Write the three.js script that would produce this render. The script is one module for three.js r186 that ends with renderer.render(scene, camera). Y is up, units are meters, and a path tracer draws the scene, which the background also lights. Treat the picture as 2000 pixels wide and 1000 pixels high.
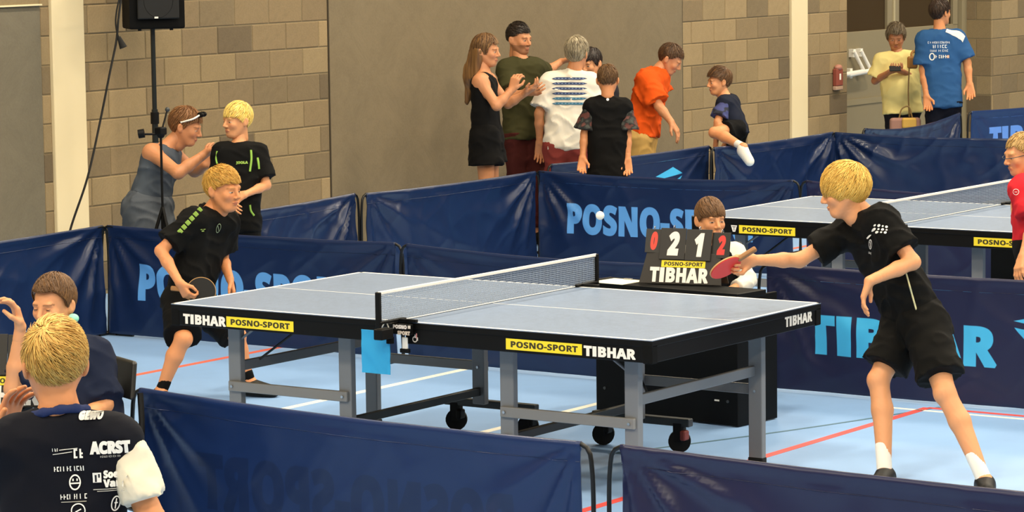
import * as THREE from 'three';
import { mergeGeometries } from 'three/addons/utils/BufferGeometryUtils.js';
import { RectAreaLightUniformsLib } from 'three/addons/lights/RectAreaLightUniformsLib.js';
import { ImprovedNoise } from 'three/addons/math/ImprovedNoise.js';
import { RoundedBoxGeometry } from 'three/addons/geometries/RoundedBoxGeometry.js';

// ---------------------------------------------------------------- camera, lamps, exposure
const scene = new THREE.Scene();
const FOCAL = 6148.86, YAW = 0.6002, PITCH = -0.1083, ROLL = -0.0126;
const camera = new THREE.PerspectiveCamera(2 * Math.atan(500 / FOCAL) * 180 / Math.PI, 2, 0.5, 80);
camera.rotation.order = 'YXZ';
camera.position.set(8.5477, 2.617, 12.3209);
camera.rotation.set(PITCH, YAW, ROLL);
camera.updateMatrixWorld(true);
const renderer = new THREE.WebGLRenderer({ antialias: true });
renderer.toneMapping = THREE.LinearToneMapping;
renderer.toneMappingExposure = 1.6;
renderer.shadowMap.enabled = true;
RectAreaLightUniformsLib.init();
scene.background = new THREE.Color(0x000000);

const LAMP_COLOR = new THREE.Color().setRGB(1.0, 0.84, 0.62);
const LAMP_POWER = 62;            // brightness of a ceiling panel
const LAMP_Y = 6.9, LAMP_SIZE = [0.5, 1.5];
const LAMP_SPOTS = [];
for (const x of [-3.2, 1.6, 6.4, 11.2]) for (const z of [-19, -13.5, -8, -2.5, 3, 8.5, 14]) LAMP_SPOTS.push([x, z]);

// ---------------------------------------------------------------- small helpers
let seed = 12345;
const rnd = () => { seed = (seed * 1664525 + 1013904223) >>> 0; return seed / 4294967296; };
const rr = (a, b) => a + (b - a) * rnd();
const V = (x, y, z) => new THREE.Vector3(x, y, z);
const lerp = (a, b, t) => a.clone().lerp(b, t);
const clamp = (x, a, b) => Math.min(b, Math.max(a, x));
const noise = new ImprovedNoise();
const nz = (x, y, z) => noise.noise(x + 100.3, y + 50.7, z + 75.1);
const lin = (hex) => new THREE.Color(hex);      // sRGB hex to linear colour
// a photo pixel and a distance along the view give a point of the place
const at = (u, v, d) => V((u - 1000) / FOCAL * d, -(v - 500) / FOCAL * d, -d).applyMatrix4(camera.matrixWorld);
const VR = V(Math.cos(YAW), 0, -Math.sin(YAW)), VT = V(Math.sin(YAW), 0, Math.cos(YAW)), UP = V(0, 1, 0);
const vv = (a) => VR.clone().multiplyScalar(a[0]).addScaledVector(UP, a[1]).addScaledVector(VT, a[2]).normalize();

const taken = {};
function numbered(name) { const n = taken[name] = (taken[name] ?? -1) + 1; return n ? name + '_' + String(n).padStart(3, '0') : name; }
function tag(o, label, category, group) { o.userData.label = label; o.userData.category = category; if (group) o.userData.group = group; return o; }
function thing(name, label, category, pos = [0, 0, 0], turn = 0, group) {
  const o = new THREE.Group(); o.name = numbered(name); o.position.set(...pos); o.rotation.y = turn; scene.add(o);
  return tag(o, label, category, group);
}
function part(name, geo, mat, parent, pos, rot) {
  const m = new THREE.Mesh(geo, mat); m.name = name; m.castShadow = m.receiveShadow = true;
  if (pos) m.position.set(...pos); if (rot) m.rotation.set(...rot);
  parent.add(m); return m;
}
function struct(name, geo, mat) { const m = part(name, geo, mat, scene); m.userData.kind = 'structure'; return m; }
const box = (w, h, d, x = 0, y = 0, z = 0) => new THREE.BoxGeometry(w, h, d).translate(x, y, z);
const rbox = (w, h, d, r, x = 0, y = 0, z = 0, s = 2) => new RoundedBoxGeometry(w, h, d, s, r).translate(x, y, z);
function plain(g) { const o = g.index ? g.toNonIndexed() : g; for (const k of Object.keys(o.attributes)) if (!['position', 'normal', 'uv'].includes(k)) o.deleteAttribute(k); return o; }
const merge = (gs) => mergeGeometries(gs.map(plain));
const tube = (pts, r, seg = 24, rad = 8) => new THREE.TubeGeometry(new THREE.CatmullRomCurve3(pts.map((p) => Array.isArray(p) ? V(...p) : p), false, 'centripetal'), seg, r, rad, false);
function bar(a, b, w, h) { // square steel bar between two points
  a = Array.isArray(a) ? V(...a) : a; b = Array.isArray(b) ? V(...b) : b;
  const g = new THREE.BoxGeometry(w, h, a.distanceTo(b)), m = new THREE.Matrix4().lookAt(a, b, UP);
  const d = b.clone().sub(a).normalize(); if (Math.abs(d.y) > 0.99) m.lookAt(a, b, V(0, 0, 1));
  g.applyMatrix4(m); const c = lerp(a, b, 0.5); return g.translate(c.x, c.y, c.z);
}
function rod(a, b, r, r2 = r, seg = 12) {
  a = Array.isArray(a) ? V(...a) : a; b = Array.isArray(b) ? V(...b) : b;
  const g = new THREE.CylinderGeometry(r2, r, a.distanceTo(b), seg);
  g.applyQuaternion(new THREE.Quaternion().setFromUnitVectors(UP, b.clone().sub(a).normalize()));
  const c = lerp(a, b, 0.5); return g.translate(c.x, c.y, c.z);
}

// ---------------------------------------------------------------- textures and materials
function canvasTex(w, h, draw) {
  const c = document.createElement('canvas'); c.width = w; c.height = h;
  const x = c.getContext('2d'); draw(x, w, h);
  const t = new THREE.CanvasTexture(c); t.colorSpace = THREE.SRGBColorSpace; t.anisotropy = 8; return t;
}
// heavy lettering squeezed or stretched to fill a box
function word(x, text, bx, by, bw, bh, color, heavy = 0.1, skew = 0) {
  x.save(); x.font = 'bold 200px sans-serif'; x.textBaseline = 'alphabetic'; x.textAlign = 'left';
  const w = x.measureText(text).width + 200 * heavy, cap = 143 + 200 * heavy;
  x.translate(bx, by + bh); x.transform(1, 0, skew, 1, 0, 0); x.scale(bw / w, bh / cap);
  x.translate(100 * heavy, -100 * heavy);
  x.fillStyle = x.strokeStyle = color; x.lineWidth = 200 * heavy; x.lineJoin = 'miter'; x.miterLimit = 2;
  let px = 0; for (const ch of text) { const cw = x.measureText(ch).width; if (ch === 'I') { x.fillRect(px + cw / 2 - 21, -143, 42, 143); x.strokeRect(px + cw / 2 - 21, -143, 42, 143); } else { x.fillText(ch, px, 0); if (heavy) x.strokeText(ch, px, 0); } px += cw; } x.restore();
}
// a line of lettering too small to read in the photo
function scribble(x, bx, by, bw, bh, color) { x.fillStyle = color; let p = bx; while (p < bx + bw - 4) { const w = bh * rr(0.25, 0.6), k = rnd(); x.fillRect(p, by, bh * 0.18, bh); if (k > 0.3) x.fillRect(p, by + (k > 0.6 ? 0 : bh * 0.4), w, bh * 0.2); if (k > 0.5) x.fillRect(p, by + bh * 0.8, w, bh * 0.2); p += w + bh * 0.2; if (rnd() > 0.86) p += bh * 0.3; } }
function noiseTex(n, f, srgb, rep = true) {
  const d = new Uint8Array(n * n * 4);
  for (let j = 0; j < n; j++) for (let i = 0; i < n; i++) { const c = f(i / n, j / n, i, j); for (let k = 0; k < 3; k++) d[(j * n + i) * 4 + k] = clamp(c[k] * 255, 0, 255); d[(j * n + i) * 4 + 3] = 255; }
  const t = new THREE.DataTexture(d, n, n); t.magFilter = THREE.LinearFilter; t.minFilter = THREE.LinearMipmapLinearFilter; t.generateMipmaps = true;
  if (srgb) t.colorSpace = THREE.SRGBColorSpace; if (rep) t.wrapS = t.wrapT = THREE.RepeatWrapping; t.needsUpdate = true; return t;
}
// periodic noise on the unit square
function pnoise(u, v, f, s) { const a = 2 * Math.PI; const R = f / a; return noise.noise(Math.cos(u * a) * R + s, Math.sin(u * a) * R + Math.cos(v * a) * R * 0.9 + s * 1.7, Math.sin(v * a) * R + s * 0.6); }
const grainTex = noiseTex(256, (u, v) => { const g = 0.9 + 0.09 * pnoise(u, v, 40, 3) + 0.05 * pnoise(u, v, 9, 8) + (rnd() - 0.5) * 0.16; return [g, g, g]; }, false);
const plasterTex = noiseTex(512, (u, v) => { const g = 0.9 + 0.06 * pnoise(u, v, 60, 3) + 0.06 * pnoise(u, v, 12, 8) + 0.06 * pnoise(u, v, 4, 5) + (rnd() - 0.5) * 0.14; return [g, g * 0.995, g * 0.98]; }, false);
const floorTex = noiseTex(512, (u, v) => { const g = 0.955 + 0.03 * pnoise(u, v, 8, 2) + 0.025 * pnoise(u, v, 26, 4) + (rnd() - 0.5) * 0.03; return [g * 0.99, g, g]; }, false);
const std = (hex, rough = 0.8, extra = {}) => new THREE.MeshStandardMaterial({ color: hex, roughness: rough, ...extra });
const M = {
  black: new THREE.MeshPhysicalMaterial({ color: 0x070707, roughness: 0.5, specularIntensity: 0.4 }), blackMatte: new THREE.MeshPhysicalMaterial({ color: 0x080808, roughness: 0.75, specularIntensity: 0.3 }), blackSteel: std(0x101010, 0.4, { metalness: 0.3 }), rubber: std(0x080808, 0.85),
  greySteel: std(0x85878a, 0.45, { metalness: 0.1 }), darkSteel: std(0x3c4042, 0.45, { metalness: 0.3 }), whitePaint: std(0xf2efe6, 0.55), cream: std(0xe6d6ae, 0.6),
  vinylWhite: std(0xe8e6df, 0.6), yellow: std(0xf2df27, 0.6), chrome: std(0xb9bcbe, 0.25, { metalness: 0.9 }), red: std(0xb02a25, 0.5),
};
// ---------------------------------------------------------------- smooth solids: distance fields meshed with surface nets
const smin = (a, b, k) => { const h = Math.max(k - Math.abs(a - b), 0) / k; return Math.min(a, b) - h * h * k * 0.25; };
// tapered capsule a-b; cut = flat end at b
function cone(a, b, ra, rb, k = 0.03, cut = false) {
  const dx = b.x - a.x, dy = b.y - a.y, dz = b.z - a.z, L2 = dx * dx + dy * dy + dz * dz || 1e-9, L = Math.sqrt(L2), m = Math.max(ra, rb);
  return { k, lo: [Math.min(a.x, b.x) - m, Math.min(a.y, b.y) - m, Math.min(a.z, b.z) - m], hi: [Math.max(a.x, b.x) + m, Math.max(a.y, b.y) + m, Math.max(a.z, b.z) + m],
    f(x, y, z) {
      const px = x - a.x, py = y - a.y, pz = z - a.z, q = (px * dx + py * dy + pz * dz) / L2, t = q < 0 ? 0 : q > 1 ? 1 : q;
      const ex = px - dx * t, ey = py - dy * t, ez = pz - dz * t;
      let d = Math.sqrt(ex * ex + ey * ey + ez * ez) - (ra + (rb - ra) * t);
      if (cut) { const c = (q - 1) * L; if (c > d) d = c; }
      return d;
    } };
}
// ellipsoid, axes X Y Z (unit vectors) optional
function ell(c, r, k = 0.02, ax = null, sub = false) {
  const m = ax ? Math.max(...r) : 0;
  return { k, sub, lo: [c.x - (m || r[0]), c.y - (m || r[1]), c.z - (m || r[2])], hi: [c.x + (m || r[0]), c.y + (m || r[1]), c.z + (m || r[2])],
    f(x, y, z) {
      let px = x - c.x, py = y - c.y, pz = z - c.z;
      if (ax) { const q = [px, py, pz]; px = q[0] * ax[0].x + q[1] * ax[0].y + q[2] * ax[0].z; py = q[0] * ax[1].x + q[1] * ax[1].y + q[2] * ax[1].z; pz = q[0] * ax[2].x + q[1] * ax[2].y + q[2] * ax[2].z; }
      const a = px / r[0], b = py / r[1], d = pz / r[2], k0 = Math.sqrt(a * a + b * b + d * d);
      const e = a / r[0], g = b / r[1], h = d / r[2], k1 = Math.sqrt(e * e + g * g + h * h);
      return k1 < 1e-9 ? -Math.min(...r) : k0 * (k0 - 1) / k1;
    } };
}
const evalAll = (prims, x, y, z) => { let d = 1; for (const p of prims) { const e = p.f(x, y, z); d = p.sub ? -smin(-d, e, p.k) : smin(d, e, p.k); } return d; };
// mesh a list of solids; post(d, x, y, z) may displace or clip
function solid(prims, cell, post = null, colour = null) {
  const lo = [1e9, 1e9, 1e9], hi = [-1e9, -1e9, -1e9], mg = 0.02 + cell * 3;
  for (const p of prims) if (!p.sub) for (let i = 0; i < 3; i++) { lo[i] = Math.min(lo[i], p.lo[i] - mg); hi[i] = Math.max(hi[i], p.hi[i] + mg); }
  const n = [0, 1, 2].map((i) => Math.ceil((hi[i] - lo[i]) / cell) + 1), [nx, ny, nzc] = n, N = nx * ny * nzc, F = new Float32Array(N).fill(1);
  for (const p of prims) {
    const s = [0, 1, 2].map((i) => Math.max(0, Math.floor((p.lo[i] - mg - p.k - lo[i]) / cell))), e = [0, 1, 2].map((i) => Math.min(n[i] - 1, Math.ceil((p.hi[i] + mg + p.k - lo[i]) / cell)));
    for (let k = s[2]; k <= e[2]; k++) for (let j = s[1]; j <= e[1]; j++) { let at0 = (k * ny + j) * nx; const y = lo[1] + j * cell, z = lo[2] + k * cell;
      for (let i = s[0]; i <= e[0]; i++) { const d = p.f(lo[0] + i * cell, y, z), o = F[at0 + i]; F[at0 + i] = p.sub ? (o > 0.5 ? o : -smin(-o, d, p.k)) : smin(o, d, p.k); } }
  }
  if (post) for (let k = 0, q = 0; k < nzc; k++) for (let j = 0; j < ny; j++) for (let i = 0; i < nx; i++, q++) if (F[q] < 0.06) F[q] = post(F[q], lo[0] + i * cell, lo[1] + j * cell, lo[2] + k * cell);
  const id = new Int32Array(N).fill(-1), pos = [], idx = [], sx = 1, sy = nx, sz = nx * ny;
  const off = [0, sx, sy, sx + sy, sz, sx + sz, sy + sz, sx + sy + sz], E = [[0, 1], [2, 3], [4, 5], [6, 7], [0, 2], [1, 3], [4, 6], [5, 7], [0, 4], [1, 5], [2, 6], [3, 7]];
  for (let k = 0; k < nzc - 1; k++) for (let j = 0; j < ny - 1; j++) for (let i = 0; i < nx - 1; i++) {
    const q = (k * ny + j) * nx + i; let mask = 0; for (let c = 0; c < 8; c++) if (F[q + off[c]] < 0) mask |= 1 << c;
    if (mask === 0 || mask === 255) continue;
    let x = 0, y = 0, z = 0, m = 0;
    for (const [a, b] of E) { const ia = (mask >> a) & 1, ib = (mask >> b) & 1; if (ia === ib) continue; const fa = F[q + off[a]], fb = F[q + off[b]], t = fa / (fa - fb);
      x += (a & 1) + t * ((b & 1) - (a & 1)); y += ((a >> 1) & 1) + t * (((b >> 1) & 1) - ((a >> 1) & 1)); z += (a >> 2) + t * ((b >> 2) - (a >> 2)); m++; }
    id[q] = pos.length / 3; pos.push(lo[0] + (i + x / m) * cell, lo[1] + (j + y / m) * cell, lo[2] + (k + z / m) * cell);
  }
  for (let k = 1; k < nzc - 1; k++) for (let j = 1; j < ny - 1; j++) for (let i = 1; i < nx - 1; i++) {
    const q = (k * ny + j) * nx + i, inside = F[q] < 0;
    for (const [s, t, u] of [[sx, sy, sz], [sy, sz, sx], [sz, sx, sy]]) { if ((F[q + s] < 0) === inside) continue;
      const a = id[q], b = id[q - t], c = id[q - t - u], d = id[q - u]; if (a < 0 || b < 0 || c < 0 || d < 0) continue;
      if (inside) idx.push(a, b, c, a, c, d); else idx.push(a, c, b, a, d, c); }
  }
  const g = new THREE.BufferGeometry(); g.setAttribute('position', new THREE.Float32BufferAttribute(pos, 3)); g.setIndex(idx); g.computeVertexNormals();
  if (colour) { const c = new Float32Array(pos.length); for (let i = 0; i < pos.length; i += 3) { const q = colour(pos[i], pos[i + 1], pos[i + 2]); c[i] = q[0]; c[i + 1] = q[1]; c[i + 2] = q[2]; } g.setAttribute('color', new THREE.BufferAttribute(c, 3)); }
  return g;
}
// ---------------------------------------------------------------- the hall
const XW = -6.2;                      // face of the block wall
const Z0 = -24, Z1 = 18, X1 = 16, TOP = 7.4;
const metreUV = (g, s = 1) => { // uv in metres by the dominant side of each face
  const p = g.attributes.position, nn = g.attributes.normal, uv = new Float32Array(p.count * 2);
  for (let i = 0; i < p.count; i++) { const ax = Math.abs(nn.getX(i)), ay = Math.abs(nn.getY(i)), az = Math.abs(nn.getZ(i));
    const [a, b] = ax > ay && ax > az ? [p.getZ(i), p.getY(i)] : ay > az ? [p.getX(i), p.getZ(i)] : [p.getX(i), p.getY(i)]; uv[2 * i] = a / s; uv[2 * i + 1] = b / s; }
  g.setAttribute('uv', new THREE.BufferAttribute(uv, 2)); return g;
};
const floorMat = new THREE.MeshStandardMaterial({ color: 0x8eb3e2, roughness: 0.4, map: floorTex });
const floor = struct('floor', metreUV(box(X1 - XW + 1, 0.3, Z1 - Z0, (X1 + XW - 1) / 2, -0.15, (Z0 + Z1) / 2), 2.5), floorMat);
{ // painted court lines
  const white = std(0xf3efdf, 0.5), red = std(0xe0524c, 0.5), orange = std(0xe56a4e, 0.5), grey = std(0x4e6f80, 0.5);
  const line = (x0, z0, x1, z1, w, m) => { const g = bar([x0, 0.0008, z0], [x1, 0.0008, z1], w, 0.0016); part('court_line', g, m, floor); };
  line(-1.87, -12, -1.87, 9, 0.05, white); line(-0.507, -12, -0.507, 9, 0.05, white);
  line(-3.4, -10, -3.4, 6, 0.05, orange); line(1.08, -2.45, 1.08, 8, 0.05, red); line(1.08, -2.45, 9, -2.45, 0.04, red); line(0.9, -2.36, 9, -2.36, 0.03, white);
  const pts = []; for (let i = 0; i <= 10; i++) { const t = i / 10; pts.push([0.4 + 0.72 * t + 0.05 * Math.sin(t * 3), -0.4 - 2.1 * t]); }
  const gs = []; for (let i = 0; i < 10; i++) gs.push(bar([pts[i][0], 0.0007, pts[i][1]], [pts[i + 1][0], 0.0007, pts[i + 1][1]], 0.022, 0.0014));
  part('court_line', merge(gs), grey, floor);
}
const wallMat = new THREE.MeshStandardMaterial({ color: 0x8a7c60, roughness: 0.95, map: plasterTex });
const REC0 = -15.104, REC1 = -18.342, XD = -6.515;   // door recess
const HEAD = 2.35;
const wall = struct('wall_back', metreUV(merge([
  box(0.5, TOP, Z1 - REC0, XW - 0.256, TOP / 2, (Z1 + REC0) / 2), box(0.5, TOP, REC1 - Z0, XW - 0.256, TOP / 2, (REC1 + Z0) / 2),
  box(0.5, TOP - HEAD, REC0 - REC1, XW - 0.256, (TOP + HEAD) / 2, (REC0 + REC1) / 2)]), 1.2), wallMat);
struct('wall_right', metreUV(box(X1 - XW + 1, TOP, 0.3, (X1 + XW) / 2, TOP / 2, Z0 - 0.15), 1.2), wallMat);
struct('wall_left', metreUV(box(X1 - XW + 1, TOP, 0.3, (X1 + XW) / 2, TOP / 2, Z1 + 0.15), 1.2), wallMat);
struct('wall_front', metreUV(box(0.3, TOP, Z1 - Z0, X1 + 0.15, TOP / 2, (Z0 + Z1) / 2), 1.2), wallMat);
struct('ceiling', box(X1 - XW + 1.2, 0.3, Z1 - Z0 + 0.6, (X1 + XW) / 2, TOP + 0.15, (Z0 + Z1) / 2), std(0xd9d4c8, 0.9));

// concrete blocks, each a piece of its own; a chamfered slab whose face looks along +x
function blockGeo(w, h, t = 0.02, c = 0.005) {
  const g = new THREE.BufferGeometry(), a = w / 2, b = h / 2, P = [], UVs = [], u0 = rnd() * 5, v0 = rnd() * 5;
  const q = (p1, p2, p3, p4) => { for (const p of [p1, p2, p3, p1, p3, p4]) { P.push(...p); UVs.push(u0 + p[2] / 0.45, v0 + p[1] / 0.45); } };
  const o = [[-t, -b, a], [-t, -b, -a], [-t, b, -a], [-t, b, a]], m = [[-c, -b, a], [-c, -b, -a], [-c, b, -a], [-c, b, a]], f = [[0, -b + c, a - c], [0, -b + c, -a + c], [0, b - c, -a + c], [0, b - c, a - c]];
  q(f[0], f[1], f[2], f[3]);
  for (let i = 0; i < 4; i++) { const j = (i + 1) % 4; q(m[i], m[j], f[j], f[i]); q(o[i], o[j], m[j], m[i]); }
  g.setAttribute('position', new THREE.Float32BufferAttribute(P, 3)); g.setAttribute('uv', new THREE.Float32BufferAttribute(UVs, 2)); g.computeVertexNormals(); return g;
}
const blockMats = [0x9a8663, 0x8f7b5b, 0xa28c67, 0x827155, 0x71624b, 0x96825f, 0x897658].map((c) => new THREE.MeshStandardMaterial({ color: c, roughness: 0.95, map: grainTex, bumpMap: grainTex, bumpScale: 0.002 }));
const CH = 0.2, BW = 0.4, Y0 = 0.025;
const geoCache = {};
function blocks(za, zb, phase) { // za > zb: a stretch of block wall
  for (let r = 0; r < 12; r++) {
    const yb = r === 0 ? 0.005 : Y0 + (r - 1) * CH + 0.2 - 0.2, y0 = Y0 + (r - 1) * CH, lo = Math.max(0.002, y0), hi = y0 + CH;
    let z = za + ((r % 2 ? 0.5 : 0) + phase - 1) * -BW; while (z > za) z -= BW; z += BW;
    for (; z > zb; z -= BW) {
      const a = Math.min(z, za), b = Math.max(z - BW, zb), w = a - b - 0.008, h = hi - lo - 0.008; if (w < 0.025 || h < 0.015) continue;
      const v = Math.floor(rnd() * 3), key = w.toFixed(3) + h.toFixed(3) + v; const g = geoCache[key] ??= blockGeo(w, h);
      const mi = rnd(); part('block', g, blockMats[mi < 0.22 ? 0 : mi < 0.4 ? 1 : mi < 0.58 ? 2 : mi < 0.7 ? 3 : mi < 0.77 ? 4 : mi < 0.9 ? 5 : 6], wall, [XW + rr(-0.0015, 0.0015), (lo + hi) / 2, (a + b) / 2]);
    }
  }
}
blocks(-3.58, -3.675, 0.3); blocks(-4.0, -6.775, 0.15); blocks(-11.985, -13.956, 0.4); blocks(-14.267, REC0, 0.2); blocks(REC1, -19.9, 0.6);
for (let r = 0; r < 12; r++) { // the far cheek of the recess looks towards +z
  const lo = Math.max(0.002, Y0 + (r - 1) * CH), hi = Y0 + r * CH;
  for (const [xa, xb] of r % 2 ? [[XD, XW]] : [[XD, XD + 0.13], [XD + 0.13, XW]]) {
    const w = xb - xa - 0.008, h = hi - lo - 0.008; if (h < 0.015) continue;
    part('block', blockGeo(w, h), blockMats[Math.floor(rnd() * 7)], wall, [(xa + xb) / 2, (lo + hi) / 2, REC1 + 0.004], [0, -Math.PI / 2, 0]);
  }
}
// grey sound-absorbing boards set on the wall
const boardMat = new THREE.MeshStandardMaterial({ color: 0x81735a, roughness: 0.97, map: plasterTex, bumpMap: grainTex, bumpScale: 0.003 });
const leftBoardMat = new THREE.MeshStandardMaterial({ color: 0x77705f, roughness: 0.97, map: plasterTex, bumpMap: grainTex, bumpScale: 0.003 });
const board = (za, zb, y, mat, name = 'acoustic_board') => part(name, metreUV(rbox(0.03, y, za - zb, 0.004, 0, y / 2, 0), 0.9), mat, wall, [XW - 0.009, 0, (za + zb) / 2]);
board(6, -3.578, 2.035, leftBoardMat); part('board_cap', rbox(0.04, 0.012, 9.58, 0.003), M.cream, wall, [XW + 0.008, 2.042, 1.21]);
board(-6.785, -11.978, 2.6, boardMat);
for (const [z, h] of [[-6.78, 2.6], [-11.981, 2.6]]) part('board_edge', box(0.02, h, 0.006, XW - 0.004, h / 2, z), std(0x4a4030, 0.8), wall);
// cream painted columns
for (const [za, zb] of [[-3.675, -4.0], [-13.956, -14.267]]) { const c = struct('trim_' + (za > -5 ? 1 : 2), rbox(0.12, TOP, za - zb, 0.008, XW - 0.035, TOP / 2, (za + zb) / 2), M.cream); }

// double door in the recess
{
  const frameMat = std(0x8f8468, 0.6), leafMat = std(0x8b8065, 0.55), glassMat = new THREE.MeshPhysicalMaterial({ color: 0x3a2c1c, roughness: 0.12, metalness: 0 });
  const d = new THREE.Group(); d.name = 'door_1'; d.userData.kind = 'structure'; d.userData.label = 'grey double door with dark glazed upper halves in the block wall recess'; scene.add(d);
  const zA = REC0, zB = REC1, x = XD;
  part('door_frame', merge([box(0.1, HEAD, 0.12, x - 0.03, HEAD / 2, zA - 0.06), box(0.1, HEAD, 0.12, x - 0.03, HEAD / 2, zB + 0.06), box(0.1, 0.1, zA - zB, x - 0.03, HEAD - 0.05, (zA + zB) / 2), box(0.02, HEAD, 0.06, x - 0.06, HEAD / 2, -15.5), box(0.3, 0.02, zA - zB, x - 0.2, 0.01, (zA + zB) / 2)]), frameMat, d);
  part('backing_panel', box(0.04, HEAD, zA - zB, x - 0.12, HEAD / 2, (zA + zB) / 2), leafMat, d);
  const leaf = (z0, z1, bars) => { // z0 > z1
    const w = z0 - z1 - 0.02, zc = (z0 + z1) / 2, s = 0.11;
    const l = part('door_leaf', merge([rbox(0.05, 1.38, w, 0.006, x - 0.05, 0.7, zc), box(0.05, 0.9, s, x - 0.05, 1.83, z0 - 0.01 - s / 2), box(0.05, 0.9, s, x - 0.05, 1.83, z1 + 0.01 + s / 2), box(0.05, 0.1, w, x - 0.05, 2.24, zc)]), leafMat, d);
    part('glass_pane', box(0.012, 0.82, w - 2 * s, x - 0.06, 1.79, zc), glassMat, l);
    part('rail', box(0.012, 0.06, w, x - 0.02, 0.68, zc), frameMat, l);
    if (bars) part('kick_plate', box(0.006, 0.22, w - 0.1, x - 0.022, 0.16, zc), M.darkSteel, l);
  };
  leaf(-15.22, -15.56, false); leaf(-15.58, -16.72, true); leaf(-16.74, -17.86, true); leaf(-17.88, REC1 + 0.12, false);
  // white push bars
  for (const [z, zz] of [[-15.5, -15.93], [-15.8, -16.08]]) {
    const b = part('push_bar', merge([rod([x + 0.06, 0.97, z + 0.2], [x + 0.06, 0.99, zz], 0.024), rod([x + 0.06, 0.99, zz], [x + 0.03, 1.2, zz + 0.16], 0.02)]), M.whitePaint, d);
    part('bracket', merge([box(0.08, 0.1, 0.05, x, 0.98, z + 0.1), box(0.06, 0.08, 0.05, x, 1.18, zz + 0.14)]), M.whitePaint, b);
  }
  for (const z of [-15.57, -16.73]) part('edge_strip', box(0.016, HEAD - 0.12, 0.035, x - 0.018, HEAD / 2 - 0.03, z), std(0xb5a988, 0.4), d);
}
// fire alarm call point on the wall by the door
{
  const t = thing('fire_alarm_box', 'small red fire alarm box on block wall beside the double door', 'alarm', [XW + 0.002, 1.0, -14.86]);
  part('housing', rbox(0.05, 0.17, 0.13, 0.012, 0.025, -0.01, 0), std(0x8e4536, 0.6), t); part('cap', new THREE.SphereGeometry(0.05, 14, 10).scale(0.7, 0.6, 1.1).translate(0.03, 0.085, 0), std(0xb27a68, 0.5), t);
  part('label_plate', box(0.004, 0.06, 0.03, 0.051, -0.005, 0), M.whitePaint, t); part('lower_cover', rbox(0.045, 0.04, 0.14, 0.01, 0.024, -0.115, 0), std(0xb99a83, 0.5), t);
}
// ceiling lamps: glowing panel in a housing with its light just below
const lampGlow = new THREE.MeshStandardMaterial({ color: 0xffffff, emissive: LAMP_COLOR, emissiveIntensity: 3 });
for (const [x, z] of LAMP_SPOTS) {
  const t = thing('ceiling_lamp', 'rectangular hall lamp hung below the ceiling', 'lamp', [x, LAMP_Y, z], 0, 'rectangular ceiling lamps');
  part('housing', merge([box(LAMP_SIZE[0] + 0.08, 0.06, LAMP_SIZE[1] + 0.08, 0, 0.05, 0), rod([0, 0.08, -0.6], [0, TOP - LAMP_Y, -0.6], 0.01), rod([0, 0.08, 0.6], [0, TOP - LAMP_Y, 0.6], 0.01)]), M.whitePaint, t);
  part('diffuser', box(LAMP_SIZE[0], 0.02, LAMP_SIZE[1], 0, 0.012, 0), lampGlow, t);
  const l = new THREE.RectAreaLight(LAMP_COLOR, LAMP_POWER, LAMP_SIZE[0], LAMP_SIZE[1]); l.position.set(0, -0.004, 0); l.rotation.x = -Math.PI / 2; t.add(l); l.name = 'lamp_light';
}
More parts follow.
